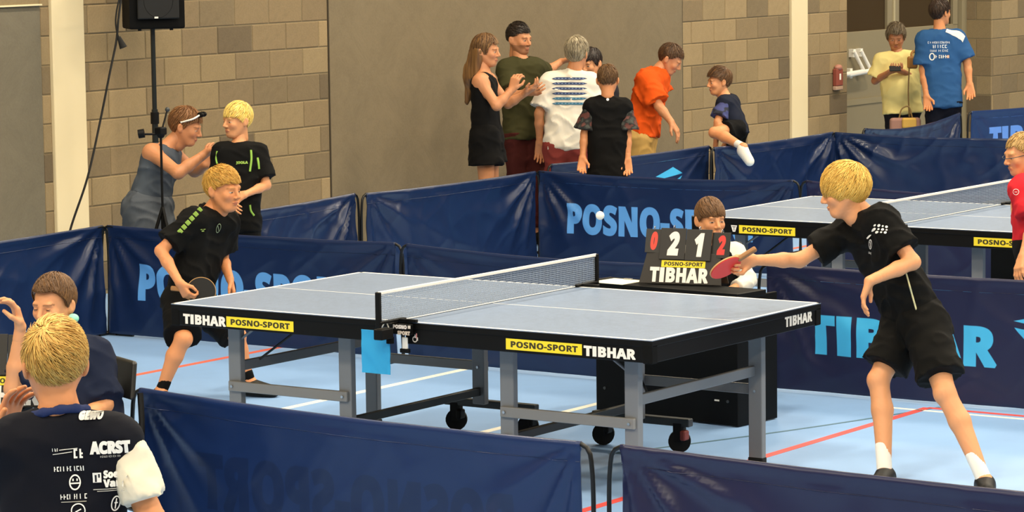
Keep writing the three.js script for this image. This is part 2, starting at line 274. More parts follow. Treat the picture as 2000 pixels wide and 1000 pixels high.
// ---------------------------------------------------------------- surround barriers: vinyl cloth on a tube frame
const vinyl = (map, c = 0xffffff, rough = 0.3) => new THREE.MeshPhysicalMaterial({ color: c, map, roughness: rough, specularIntensity: 0.8 });
const NAVY = '#132549', NAVY2 = '#1d2140';
const clothTex = (bg, draw, w = 1024) => canvasTex(w, Math.round(w * 0.3), (x, W, H) => { x.fillStyle = bg; x.fillRect(0, 0, W, H); if (draw) draw(x, W, H, W / 2.33); });
const plainCloth = vinyl(null, 0x132549), plainCloth2 = vinyl(null, 0x1e2142);
const BH = 0.7;
function barrier(P0, P1, o) { // P0 -> P1 on the floor, front side to the left-hand normal given by o.face
  const a = V(P0[0], 0, P0[1]), b = V(P1[0], 0, P1[1]), L = a.distanceTo(b), X = b.clone().sub(a).normalize(), Zv = V(-X.z, 0, X.x).negate();
  if (Zv.x * o.face[0] + Zv.z * o.face[1] < 0) Zv.negate();
  const t = thing('court_barrier', o.label, 'barrier', [a.x, 0, a.z], 0, 'blue court barriers');
  const NX = o.nx || 112, NY = 36, th = 0.006, sd = o.seed || 1, sag = o.sag ?? 0.012, amp = o.amp ?? 1;
  const H = (s) => BH - sag * 4 * s * (1 - s);
  const disp = (s, h) => { // cloth pulled from its upper corners, hanging free below
    const x = s * L; let d = 0;
    for (const [cx, sg] of [[0, 1], [L, -1]]) { const dx = (x - cx) * sg, dy = BH - h, r = Math.hypot(dx, dy) + 1e-3, th_ = Math.atan2(dy, dx + 0.001);
      const w = Math.sin(th_ * 7 + sd * 2.3 + 1.6 * nz(th_ * 2, sd * 3.1, 1 + cx)); d += 0.02 * Math.exp(-Math.pow((r - 0.25) / 0.36, 2)) * (1 - 1.6 * Math.pow(w * w + 0.03, 0.4)) * Math.min(1, r / 0.12); }
    const ridge = (a, b, c) => 1 - Math.min(1, 3.2 * Math.abs(nz(a, b, c)));
    d += 0.016 * nz(x * 1.6 + sd * 7, h * 1.2, sd) + 0.007 * Math.pow(ridge(x * 1.9 + h * 2.1, h * 1.4 - x * 0.9, sd + 5), 2) + 0.004 * Math.pow(ridge(x * 3.4 - h * 3, h * 2.6, sd + 9), 2) + 0.002 * nz(x * 9 + h * 5, h * 7, sd + 19);
    return d * amp * Math.min(1, (BH - h) / 0.09 + 0.08);
  };
  const pos = [], uv = [], idx = [];
  for (const side of [1, -1]) for (let j = 0; j <= NY; j++) for (let i = 0; i <= NX; i++) {
    const s = i / NX, tt = j / NY, top = H(s), h = 0.015 + (top - 0.015) * tt;
    const roll = tt > 0.985 ? 0.0 : 0; const e = disp(s, h) + side * (th / 2 + (h > top - 0.03 ? 0.008 * Math.sqrt(Math.max(0, 1 - Math.pow((h - (top - 0.014)) / 0.016, 2))) : 0));
    const p = X.clone().multiplyScalar(s * L).addScaledVector(Zv, e + roll); pos.push(p.x, h, p.z); uv.push(side > 0 ? s : 0.004 + 0.002 * s, side > 0 ? tt : 0.99 + tt * 0.005);
  }
  const W = NX + 1, off = W * (NY + 1); const flip = X.clone().cross(UP).dot(Zv) > 0;
  const quad = (p, q, r, s) => flip ? idx.push(p, q, r, p, r, s) : idx.push(p, r, q, p, s, r);
  for (let j = 0; j < NY; j++) for (let i = 0; i < NX; i++) { const q = j * W + i; quad(q, q + 1, q + W + 1, q + W); quad(off + q, off + q + W, off + q + W + 1, off + q + 1); }
  for (let i = 0; i < NX; i++) { const q = NY * W + i; quad(q, q + 1, off + q + 1, off + q); quad(i + 1, i, off + i, off + i + 1); }
  for (let j = 0; j < NY; j++) { const q = j * W; quad(off + q, q, q + W, off + q + W); const e = q + NX; quad(e, off + e, off + e + W, e + W); }
  const g = new THREE.BufferGeometry(); g.setAttribute('position', new THREE.Float32BufferAttribute(pos, 3)); g.setAttribute('uv', new THREE.Float32BufferAttribute(uv, 2)); g.setIndex(idx); g.computeVertexNormals();
  const cloth = part('vinyl_cloth', g, o.mat || plainCloth, t);
  // stitched hem line below the top pocket
  const hem = []; for (let i = 0; i <= 40; i++) { const s = i / 40, h = H(s) - 0.075; hem.push(X.clone().multiplyScalar(s * L).addScaledVector(Zv, disp(s, h) + 0.0035).setY(h)); }
  part('hem_seam', tube(hem, 0.002, 60, 4), o.mat || plainCloth, cloth);
  for (const e of [0, 1]) { // bowed end tube and foot
    const c = X.clone().multiplyScalar(e * L), out = e ? 1 : -1, P = (dx, y, dz = 0) => c.clone().addScaledVector(X, dx * out).addScaledVector(Zv, dz).setY(y);
    part('end_tube', tube([P(-0.05, 0.688), P(0.0, 0.69), P(0.035, 0.67), P(0.05, 0.6), P(0.055, 0.4), P(0.05, 0.2), P(0.04, 0.02)], 0.009, 28, 8), M.blackSteel, t);
    part('foot', merge([rod(P(0.04, 0.012, -0.2), P(0.04, 0.012, 0.2), 0.011), rod(P(0.04, 0.012, 0), P(-0.05, 0.012, 0), 0.009)]), M.blackSteel, t);
  }
  return t;
}
const LB = '#5f9fe0', CY = '#46b4e6';
const posno = (x, W, H, m) => { // letters from 0.27 m on, 0.23 m tall, tall narrow capitals
  word(x, 'POSNO-SPORT', 0.24 * m, H * (1 - 0.465 / 0.7), 1.78 * m, 0.235 / 0.7 * H, LB, 0.075);
};
const arrow = (x, cx, cy, s) => { x.fillStyle = CY; x.beginPath(); x.moveTo(cx, cy); x.lineTo(cx + 1.5 * s, cy - 0.35 * s); x.lineTo(cx + 2.3 * s, cy); x.lineTo(cx + 0.75 * s, cy + 0.12 * s); x.fill();
  x.beginPath(); x.moveTo(cx + 0.05 * s, cy + 0.25 * s); x.lineTo(cx + 0.8 * s, cy + 0.35 * s); x.lineTo(cx + 1.0 * s, cy + 1.3 * s); x.fill(); x.beginPath(); x.moveTo(cx + 2.3 * s, cy + 0.1 * s); x.lineTo(cx + 1.0 * s, cy + 1.3 * s); x.lineTo(cx + 1.1 * s, cy + 0.45 * s); x.fill(); };
const posnoCloth = vinyl(clothTex(NAVY, posno));
const posnoCloth2 = vinyl(clothTex(NAVY, posno));
const tibharCloth = vinyl(clothTex(NAVY2, (x, W, H, m) => { word(x, 'TIBHAR', 0.23 * m, H * (1 - 0.435 / 0.7), 1.15 * m, 0.225 / 0.7 * H, CY, 0.08); arrow(x, 1.47 * m, H * (1 - 0.475 / 0.7), 0.14 * m); }), 0xffffff, 0.4);
const ghostCloth = vinyl(clothTex('#142a56', (x, W, H, m) => { x.save(); x.translate(W, 0); x.scale(-1, 1); word(x, 'POSNO-SPORT', 0.3 * m, H * (1 - 0.47 / 0.7), 1.7 * m, 0.24 / 0.7 * H, '#12244a', 0.08); x.restore(); }));
const arrowCloth = vinyl(clothTex(NAVY, (x, W, H, m) => arrow(x, 1.5 * m, H * (1 - 0.5 / 0.7), 0.18 * m)), 0xffffff, 0.4);
const farCloth = vinyl(clothTex('#16305f', (x, W, H, m) => word(x, 'TIBHAR', 0.28 * m, H * (1 - 0.53 / 0.7), 1.3 * m, 0.24 / 0.7 * H, '#5f8fe0', 0.08)));
const F_Z = [0, 1], F_X = [1, 0];
// around the match in front
barrier([-4.67, -0.17], [-4.72, -2.5], { face: F_X, seed: 3, label: 'blue barrier standing at the far left edge of the court under the grey board', amp: 1.3 });
barrier([-4.7, -2.53], [-2.44, -2.52], { face: F_Z, seed: 5, mat: posnoCloth, label: 'blue barrier with light blue lettering behind the crouching left player' });
barrier([-2.34, -2.5], [-0.04, -2.42], { face: F_Z, seed: 8, label: 'plain blue barrier behind the middle of the front table and net', sag: 0.03, amp: 0.8 });
barrier([0.04, -2.58], [2.36, -2.6], { face: F_Z, seed: 9, mat: tibharCloth, label: 'dark blue barrier with large cyan lettering behind the right player', amp: 1.1 });
barrier([2.46, -2.6], [4.78, -2.62], { face: F_Z, seed: 10, mat: plainCloth2, label: 'dark blue barrier beyond the right edge of the printed one' });
barrier([0.05, 2.62], [2.34, 2.82], { face: F_Z, seed: 12, mat: ghostCloth, label: 'blue barrier in the left foreground with print showing darkly through', amp: 0.7, sag: 0.016 });
barrier([2.5, 2.8], [4.82, 2.9], { face: F_Z, seed: 14, mat: plainCloth2, label: 'dark blue barrier in the right foreground before the right player', amp: 1.2 });
// along the aisle and around the second court
barrier([-4.49, -3.02], [-4.67, -5.06], { face: F_X, seed: 17, label: 'blue creased barrier beside the blond boy in black shirt', amp: 1.7 });
barrier([-4.6, -5.1], [-4.575, -7.17], { face: F_X, seed: 19, label: 'blue barrier along the aisle in front of the long-haired woman', amp: 1.3 });
barrier([-4.57, -7.22], [-2.46, -7.34], { face: F_Z, seed: 21, mat: posnoCloth2, label: 'blue barrier with light blue lettering behind the flying ball', amp: 1.1, sag: 0.025 });
barrier([-2.36, -7.35], [-0.06, -7.2], { face: F_Z, seed: 22, mat: plainCloth2, label: 'dark blue barrier behind the far table', sag: 0.05 });
barrier([0.02, -7.2], [2.3, -7.3], { face: F_Z, seed: 23, mat: plainCloth2, label: 'dark blue barrier behind the far table end by the red shirt' });
barrier([-4.84, -7.79], [-4.72, -9.95], { face: F_X, seed: 25, mat: arrowCloth, label: 'blue barrier with light blue arrow mark before the orange shirted man', amp: 0.5 });
barrier([-4.58, -9.8], [-4.56, -11.78], { face: F_X, seed: 27, label: 'blue creased barrier below the climbing boy\'s white shoe', amp: 1.5 });
barrier([-4.52, -11.76], [-2.24, -12.1], { face: F_Z, seed: 29, label: 'blue wrinkled barrier across the far end behind the blond player\'s head', amp: 2.2, sag: 0.03 });
barrier([-2.15, -12.1], [0.15, -12.0], { face: F_Z, seed: 31, label: 'blue barrier across the far end near the right edge of the hall', amp: 1.5 });
barrier([-4.52, -12.3], [-4.7, -14.53], { face: F_X, seed: 33, label: 'blue sagging barrier in front of the woman in yellow', amp: 1.3, sag: 0.06 });
barrier([-4.7, -14.78], [-4.3, -17.05], { face: F_X, seed: 35, mat: farCloth, label: 'farthest blue barrier with a cut-off pale blue print', amp: 0.5 });

// ---------------------------------------------------------------- lettering plates
const printMat = (tex, rough = 0.6) => new THREE.MeshStandardMaterial({ map: tex, roughness: rough, transparent: true });
const tibharWhite = printMat(canvasTex(512, 96, (x, W, H) => word(x, 'TIBHAR', 2, 4, W - 4, H - 8, '#f3efe6', 0.07)));
const posnoYellow = new THREE.MeshStandardMaterial({ roughness: 0.6, map: canvasTex(768, 108, (x, W, H) => { x.fillStyle = '#f3dc2c'; x.fillRect(0, 0, W, H); word(x, 'POSNO-SPORT', 40, 24, W - 80, H - 48, '#3a3412', 0.05); }) });
const smallMark = printMat(canvasTex(128, 128, (x) => { x.strokeStyle = '#cfc9c4'; x.lineWidth = 12; x.beginPath(); x.arc(52, 86, 30, 0, 6.3); x.stroke(); x.fillStyle = '#d28a86'; x.fillRect(70, 14, 14, 60); x.fillStyle = '#cfc9c4'; x.fillRect(50, 30, 12, 40); x.fillRect(84, 60, 14, 40); }));
const clampMark = printMat(canvasTex(256, 128, (x) => { word(x, 'POSNO', 6, 8, 190, 44, '#e9e2dd', 0.12); x.fillStyle = '#d8cfc4'; x.fillRect(206, 10, 36, 34); word(x, 'SPORT', 66, 72, 170, 44, '#cfc0b0', 0.12); }));
const shield = printMat(canvasTex(128, 128, (x) => { x.fillStyle = '#eeeae2'; x.beginPath(); x.moveTo(8, 10); x.lineTo(120, 10); x.lineTo(86, 112); x.lineTo(42, 112); x.fill(); x.strokeStyle = '#222'; x.lineWidth = 10; x.beginPath(); x.moveTo(30, 34); x.lineTo(98, 34); x.moveTo(64, 34); x.lineTo(64, 96); x.stroke(); }));
function plate(name, w, h, mat, parent, pos, ry = 0, rx = 0) { const m = part(name, new THREE.PlaneGeometry(w, h), mat, parent, pos); m.rotation.order = 'YXZ'; m.rotation.set(rx, ry, 0); return m; }

// ---------------------------------------------------------------- table tennis tables
const topMat = new THREE.MeshPhysicalMaterial({ color: 0x8396b2, roughness: 0.32, map: grainTex, specularIntensity: 0.9 });
const lineMat = std(0xf4f2ea, 0.5), apronMat = new THREE.MeshPhysicalMaterial({ color: 0x070605, roughness: 0.5, specularIntensity: 0.4 });
const netTex = canvasTex(1024, 128, (x, W, H) => { x.clearRect(0, 0, W, H); x.strokeStyle = '#93a1b4'; x.lineWidth = 2.4; x.beginPath(); for (let i = 0; i <= W; i += 7) { x.moveTo(i, 0); x.lineTo(i, H); } for (let j = 0; j <= H; j += 9) { x.moveTo(0, j); x.lineTo(W, j); } x.stroke(); });
const netMat = new THREE.MeshStandardMaterial({ map: netTex, roughness: 0.9, transparent: true, side: THREE.DoubleSide });
function tableTennisTable(label, pos, first) {
  const t = thing('table_tennis_table', label, 'table', pos, 0, 'blue table tennis tables');
  for (const s of [-1, 1]) {
    const top = part('table_top', rbox(1.366, 0.004, 1.523, 0.001, s * 0.687, 0.758, 0), topMat, t);
    const e = 0.0006, y = 0.7603;
    part('edge_line', merge([box(1.366, e, 0.02, s * 0.687, y, 0.7525), box(1.366, e, 0.02, s * 0.687, y, -0.7525), box(0.02, e, 1.525, s * 1.36, y, 0)]), lineMat, top);
    part('centre_line', box(1.366, e, 0.005, s * 0.687, y, 0), lineMat, top);
    const xi = s < 0 ? -0.13 : 0.035, xo = s * 1.366, xm = (xi + xo) / 2, wl = Math.abs(xo - xi), yb = 0.6975, hb = 0.08;
    const apron = part('apron', merge([rbox(wl, hb, 0.03, 0.004, xm, yb, 0.744), rbox(wl, hb, 0.03, 0.004, xm, yb, -0.744), rbox(0.03, hb, 1.5, 0.004, s * 1.35, yb, 0), rbox(1.366, 0.028, 1.525, 0.003, s * 0.687, 0.743, 0)]), apronMat, t);
    for (const z of [0.738, -0.738]) part('corner_guard', rbox(0.05, hb + 0.006, 0.05, 0.006, s * 1.345, yb, z), M.blackMatte, apron);
    const steel = M.greySteel, xO = s * 1.14, xI = s * 0.465;
    for (const x of [xO, xI]) for (const z of [0.55, -0.55]) { const l = part('leg', rbox(0.075, x === xO ? 0.68 : 0.56, 0.04, 0.006, x, x === xO ? 0.365 : 0.44, z), steel, t);
      if (x === xO) part('foot_cap', merge([rbox(0.08, 0.03, 0.046, 0.006, x, 0.015, z)]), M.rubber, l); part('bolt', new THREE.CylinderGeometry(0.007, 0.007, 0.006, 10).rotateX(Math.PI / 2).translate(x, 0.35, z + (z > 0 ? 0.045 : 0.024)), M.chrome, l); }
    for (const z of [0.55, -0.55]) {
      part('side_rail', rbox(Math.abs(xO - xI) + 0.05, 0.05, 0.02, 0.005, (xO + xI) / 2, 0.35, z + (z > 0 ? 0.03 : -0.03)), std(0x8d8b88, 0.45, { metalness: 0.1 }), t);
      const wb = part('wheel_bar', rbox(0.56, 0.04, 0.045, 0.006, s * 0.45, 0.15, z * 1.127), M.darkSteel, t);
      for (const x of [s * 0.225, s * 0.665]) { const w = part('castor', merge([new THREE.CylinderGeometry(0.055, 0.055, 0.03, 22).rotateX(Math.PI / 2).rotateY(0.5).translate(x, 0.056, z * 1.127), box(0.045, 0.09, 0.05, x, 0.1, z * 1.127)]), M.rubber, wb);
        part('brake', rbox(0.03, 0.05, 0.05, 0.01, x + 0.04, 0.09, z * 1.127 + 0.02), x > 0.5 ? std(0x8a3c34, 0.6) : M.black, w); }
      part('brace', rod([xO, 0.56, z], [s * 0.98, 0.665, z], 0.007), M.greySteel, t);
    }
    part('cross_rail', rbox(0.022, 0.05, 1.08, 0.005, xO - s * 0.01, 0.445, 0), M.greySteel, t);
    part('lower_rail', rbox(0.03, 0.04, 1.2, 0.005, xI, 0.225, 0), M.darkSteel, t);
    part('brace', rod([xO - s * 0.02, 0.46, 0.4], [s * 0.9, 0.66, 0.25], 0.006), M.darkSteel, t);
    for (const z of [0.5, -0.5]) part('under_beam', bar([s * 0.2, 0.695, z], [s * 1.3, 0.695, z], 0.03, 0.03), M.darkSteel, t);
    // prints on the near side
    if (s < 0) { if (first) plate('brand_print', 0.27, 0.052, tibharWhite, apron, [-1.163, 0.691, 0.7602]); else plate('brand_print', 0.05, 0.05, shield, apron, [-1.07, 0.695, 0.7602]); plate('sponsor_plate', first ? 0.408 : 0.39, 0.05, posnoYellow, apron, [first ? -0.822 : -0.84, 0.694, 0.7604]); }
    else { plate('brand_print', 0.275, 0.05, tibharWhite, apron, [1.148, 0.692, 0.7602]); plate('sponsor_plate', 0.408, 0.05, posnoYellow, apron, [first ? 0.8 : 0.74, 0.695, 0.7604]); plate('brand_print', 0.05, 0.05, smallMark, apron, [0.094, 0.69, 0.7602]); }
    plate('brand_print', 0.265, 0.055, tibharWhite, apron, [s * 1.3662, 0.706, s > 0 ? -0.55 : 0.55], s * Math.PI / 2);
  }
  return t;
}
function netSet(label, pos) {
  const t = thing('table_tennis_net', label, 'net', pos, 0, 'table tennis nets');
  const g = new THREE.PlaneGeometry(1.82, 0.138, 40, 1).rotateY(-Math.PI / 2).translate(0, 0.76 + 0.07, 0); part('mesh_net', g, netMat, t);
  part('top_tape', rbox(0.012, 0.016, 1.83, 0.004, 0, 0.76 + 0.1445, 0), M.vinylWhite, t);
  part('bottom_cord', rod([0, 0.764, -0.9], [0, 0.764, 0.9], 0.0025), M.vinylWhite, t);
  for (const s of [1, -1]) {
    const p = part('post', rbox(0.026, 0.165, 0.02, 0.005, 0, 0.76 + 0.068, s * 0.916), M.black, t);
    part('clamp', merge([rbox(0.05, 0.05, 0.09, 0.006, 0, 0.715, s * 0.88), rbox(0.13, 0.05, 0.03, 0.006, 0.03, 0.73, s * 0.79), rbox(0.03, 0.012, 0.2, 0.003, 0.0, 0.768, s * 0.82), rbox(0.1, 0.014, 0.02, 0.003, 0.06, 0.768, s * 0.77)]), M.black, p);
    part('screw', new THREE.CylinderGeometry(0.018, 0.018, 0.03, 12).translate(0, 0.68, s * 0.83), M.blackMatte, p);
    if (s > 0) { plate('clamp_print', 0.11, 0.055, clampMark, p, [0.05, 0.727, 0.8062]); part('tension_tab', rbox(0.028, 0.055, 0.012, 0.004, 0.055, 0.665, 0.79), M.vinylWhite, p); part('tension_hook', rbox(0.05, 0.02, 0.02, 0.004, 0.055, 0.63, 0.79), M.black, p); }
  }
  return t;
}
tableTennisTable('blue table tennis table with black apron in the middle of the front court', [0, 0, 0], true);
netSet('white-taped net across the front table', [0, 0, 0]);
tableTennisTable('blue table tennis table farther back behind the umpire and the right player', [-0.03, 0, -4.93], false);
netSet('net across the far table by the red-shirted player', [-0.03, 0, -4.93]);
{ // cyan cloth hung from the net clamp
  const t = thing('hanging_cloth', 'small cyan cloth hanging from the near net post of the front table', 'cloth', [-0.078, 0.52, 0.83]);
  const g = new THREE.BoxGeometry(0.162, 0.2, 0.004, 16, 20, 1), p = g.attributes.position;
  for (let i = 0; i < p.count; i++) { const x = p.getX(i), y = p.getY(i); p.setZ(i, p.getZ(i) + 0.006 * nz(x * 14, y * 9, 4) + 0.003 * nz(x * 40 + y * 30, y * 10, 2)); p.setX(i, x + 0.006 * (0.1 - y) * 2 - 0.006); }
  g.translate(0, 0.1, 0); g.computeVertexNormals(); part('cloth_sheet', g, std(0x2aa2dc, 0.6), t);
  part('hanging_loop', merge([rod([0.02, 0.198, 0], [0.05, 0.245, -0.005], 0.003), rod([0.08, 0.195, 0], [0.055, 0.245, -0.005], 0.003)]), M.vinylWhite, t);
}
{ // ball in flight
  const b = part('table_tennis_ball', new THREE.SphereGeometry(0.02, 28, 20), std(0xf7f3e6, 0.45), scene); b.position.copy(at(1172, 421, 14.6)); tag(b, 'white ball in the air above the front table', 'ball');
}
// ---------------------------------------------------------------- umpire desks, score boards, chairs
function desk(label, pos, turn) {
  const t = thing('umpire_desk', label, 'desk', pos, turn, 'black umpire desks');
  part('cabinet', merge([rbox(0.92, 0.66, 0.02, 0.004, 0, 0.335, 0.17), rbox(0.02, 0.66, 0.34, 0.004, -0.45, 0.335, 0), rbox(0.02, 0.66, 0.34, 0.004, 0.45, 0.335, 0)]), new THREE.MeshPhysicalMaterial({ color: 0x040506, roughness: 0.6, specularIntensity: 0.3 }), t);
  part('desk_top', rbox(1.0, 0.022, 0.24, 0.006, 0, 0.683, 0.11), M.blackMatte, t); part('edge_band', merge([rbox(1.006, 0.03, 0.012, 0.004, 0, 0.68, 0.232), rbox(0.012, 0.03, 0.24, 0.004, 0.5, 0.68, 0.11), rbox(0.012, 0.03, 0.24, 0.004, -0.5, 0.68, 0.11)]), M.black, t);
  part('badge', box(0.03, 0.008, 0.002, 0.33, 0.13, 0.181), M.vinylWhite, t); for (const x of [-0.4, 0.4]) part('bolt', rod([x, 0.13, 0.181], [x, 0.13, 0.186], 0.008), M.darkSteel, t);
  return t;
}
const cardTex = (d, col) => canvasTex(128, 150, (x, W, H) => { x.fillStyle = '#1f1d1a'; x.fillRect(0, 0, W, H); word(x, d, 34, 16, 62, 116, col, 0.12, -0.08); });
function scoreBoard(label, pos, turn, digits) {
  const t = thing('score_board', label, 'scoreboard', pos, turn, 'flip score boards'); const lean = -0.28;
  const sh = new THREE.Shape([new THREE.Vector2(-0.245, 0), new THREE.Vector2(0.2, 0), new THREE.Vector2(0.185, 0.16), new THREE.Vector2(-0.215, 0.16)]);
  const b = part('board', new THREE.ExtrudeGeometry(sh, { depth: 0.006, bevelEnabled: true, bevelSize: 0.002, bevelThickness: 0.002, bevelSegments: 1 }).rotateX(lean).translate(0, 0.005, 0), std(0x2a2622, 0.6), t);
  part('back_stay', new THREE.ExtrudeGeometry(sh, { depth: 0.006, bevelEnabled: false }).rotateX(0.35).translate(0, 0.004, -0.13), std(0x2a2622, 0.6), t);
  const on = (y, n) => [0, Math.cos(lean) * y + 0.005 - Math.sin(lean) * n, Math.sin(lean) * y + Math.cos(lean) * n];
  let p = on(0.045, 0.011); plate('brand_print', 0.325, 0.085, tibharWhite, b, [-0.03, p[1], p[2]], 0, lean); p = on(0.104, 0.011); plate('sponsor_plate', 0.24, 0.036, posnoYellow, b, [-0.01, p[1], p[2]], 0, lean);
  const cards = [[-0.185, 0.085, 0.125, 0.222, '#e8402f'], [-0.075, 0.14, 0.165, 0.208, '#f2eee4'], [0.066, 0.14, 0.165, 0.205, '#f2eee4'], [0.185, 0.105, 0.135, 0.208, '#d83a34']];
  cards.forEach(([x, w, h, y, col], i) => { const q = on(y, 0.012 + (i === 0 || i === 3 ? -0.004 : 0.004)); const c = part('score_card', rbox(w, h, 0.004, 0.0015), std(0x1f1d1a, 0.5), t, [x, q[1], q[2]], [lean, i === 3 ? -0.12 : i === 0 ? 0.12 : 0, 0]); plate('digit', w * 0.98, h * 0.98, new THREE.MeshStandardMaterial({ map: cardTex(digits[i], col), roughness: 0.5 }), c, [0, 0, 0.0026]);
    part('binder_ring', new THREE.TorusGeometry(0.012, 0.002, 6, 14).rotateY(Math.PI / 2).translate(0, h / 2 + 0.004, -0.006), M.chrome, c); });
  return t;
}
function chair(label, pos, turn) { // seat faces +z
  const t = thing('plastic_chair', label, 'chair', pos, turn, 'black chairs'); const m = std(0x1b1a18, 0.45);
  part('seat', rbox(0.4, 0.03, 0.4, 0.012, 0, 0.45, 0.02), m, t);
  const g = new RoundedBoxGeometry(0.36, 0.15, 0.022, 4, 0.01), p = g.attributes.position; for (let i = 0; i < p.count; i++) { const x = p.getX(i) / 0.21, y = p.getY(i); p.setZ(i, p.getZ(i) + 0.05 * x * x - y * 0.18); if (y > 0) p.setX(i, p.getX(i) * (1 - Math.pow(y / 0.075, 2) * 0.18)); } g.computeVertexNormals();
  part('backrest', g.translate(0, 0.79, -0.2), m, t);
  for (const s of [-1, 1]) { part('leg', tube([[s * 0.17, 0.74, -0.19], [s * 0.19, 0.6, -0.185], [s * 0.2, 0.45, -0.17], [s * 0.215, 0.01, -0.25]], 0.013, 14, 8), M.blackSteel, t); part('leg', tube([[s * 0.19, 0.45, -0.1], [s * 0.2, 0.43, 0.17], [s * 0.215, 0.01, 0.22]], 0.013, 14, 8), M.blackSteel, t); }
  part('stretcher', rod([-0.205, 0.25, -0.2], [0.205, 0.25, -0.2], 0.01), M.blackSteel, t);
  return t;
}
desk('black umpire desk behind the front table carrying the 0-2-1-2 score board', [0.1, 0, -1.62], -0.1);
scoreBoard('black flip score board showing 0 2 1 2 on the umpire desk', [0.147, 0.695, -1.526], 0.21, ['0', '2', '1', '2']);
{ const s = thing('score_sheet', 'white sheet of paper on the umpire desk beside the net post', 'paper', [-0.24, 0.6945, -1.5], -0.1); part('sheet', rbox(0.21, 0.003, 0.2, 0.001, 0, 0.0015, 0), std(0xf1ecd2, 0.7), s); part('clip', rbox(0.05, 0.008, 0.02, 0.002, 0, 0.006, -0.085), M.chrome, s); }
desk('black umpire desk seen under the far table near the red-shirted player', [-0.02, 0, -6.62], -0.03);
desk('black umpire desk at the left edge beside the seated brown-haired child', [-0.52, 0, 3.37], 0.45);
scoreBoard('black flip score board cut by the left picture edge', [-0.07, 0.695, 3.28], 0.5, ['1', '0', '9', '1']);

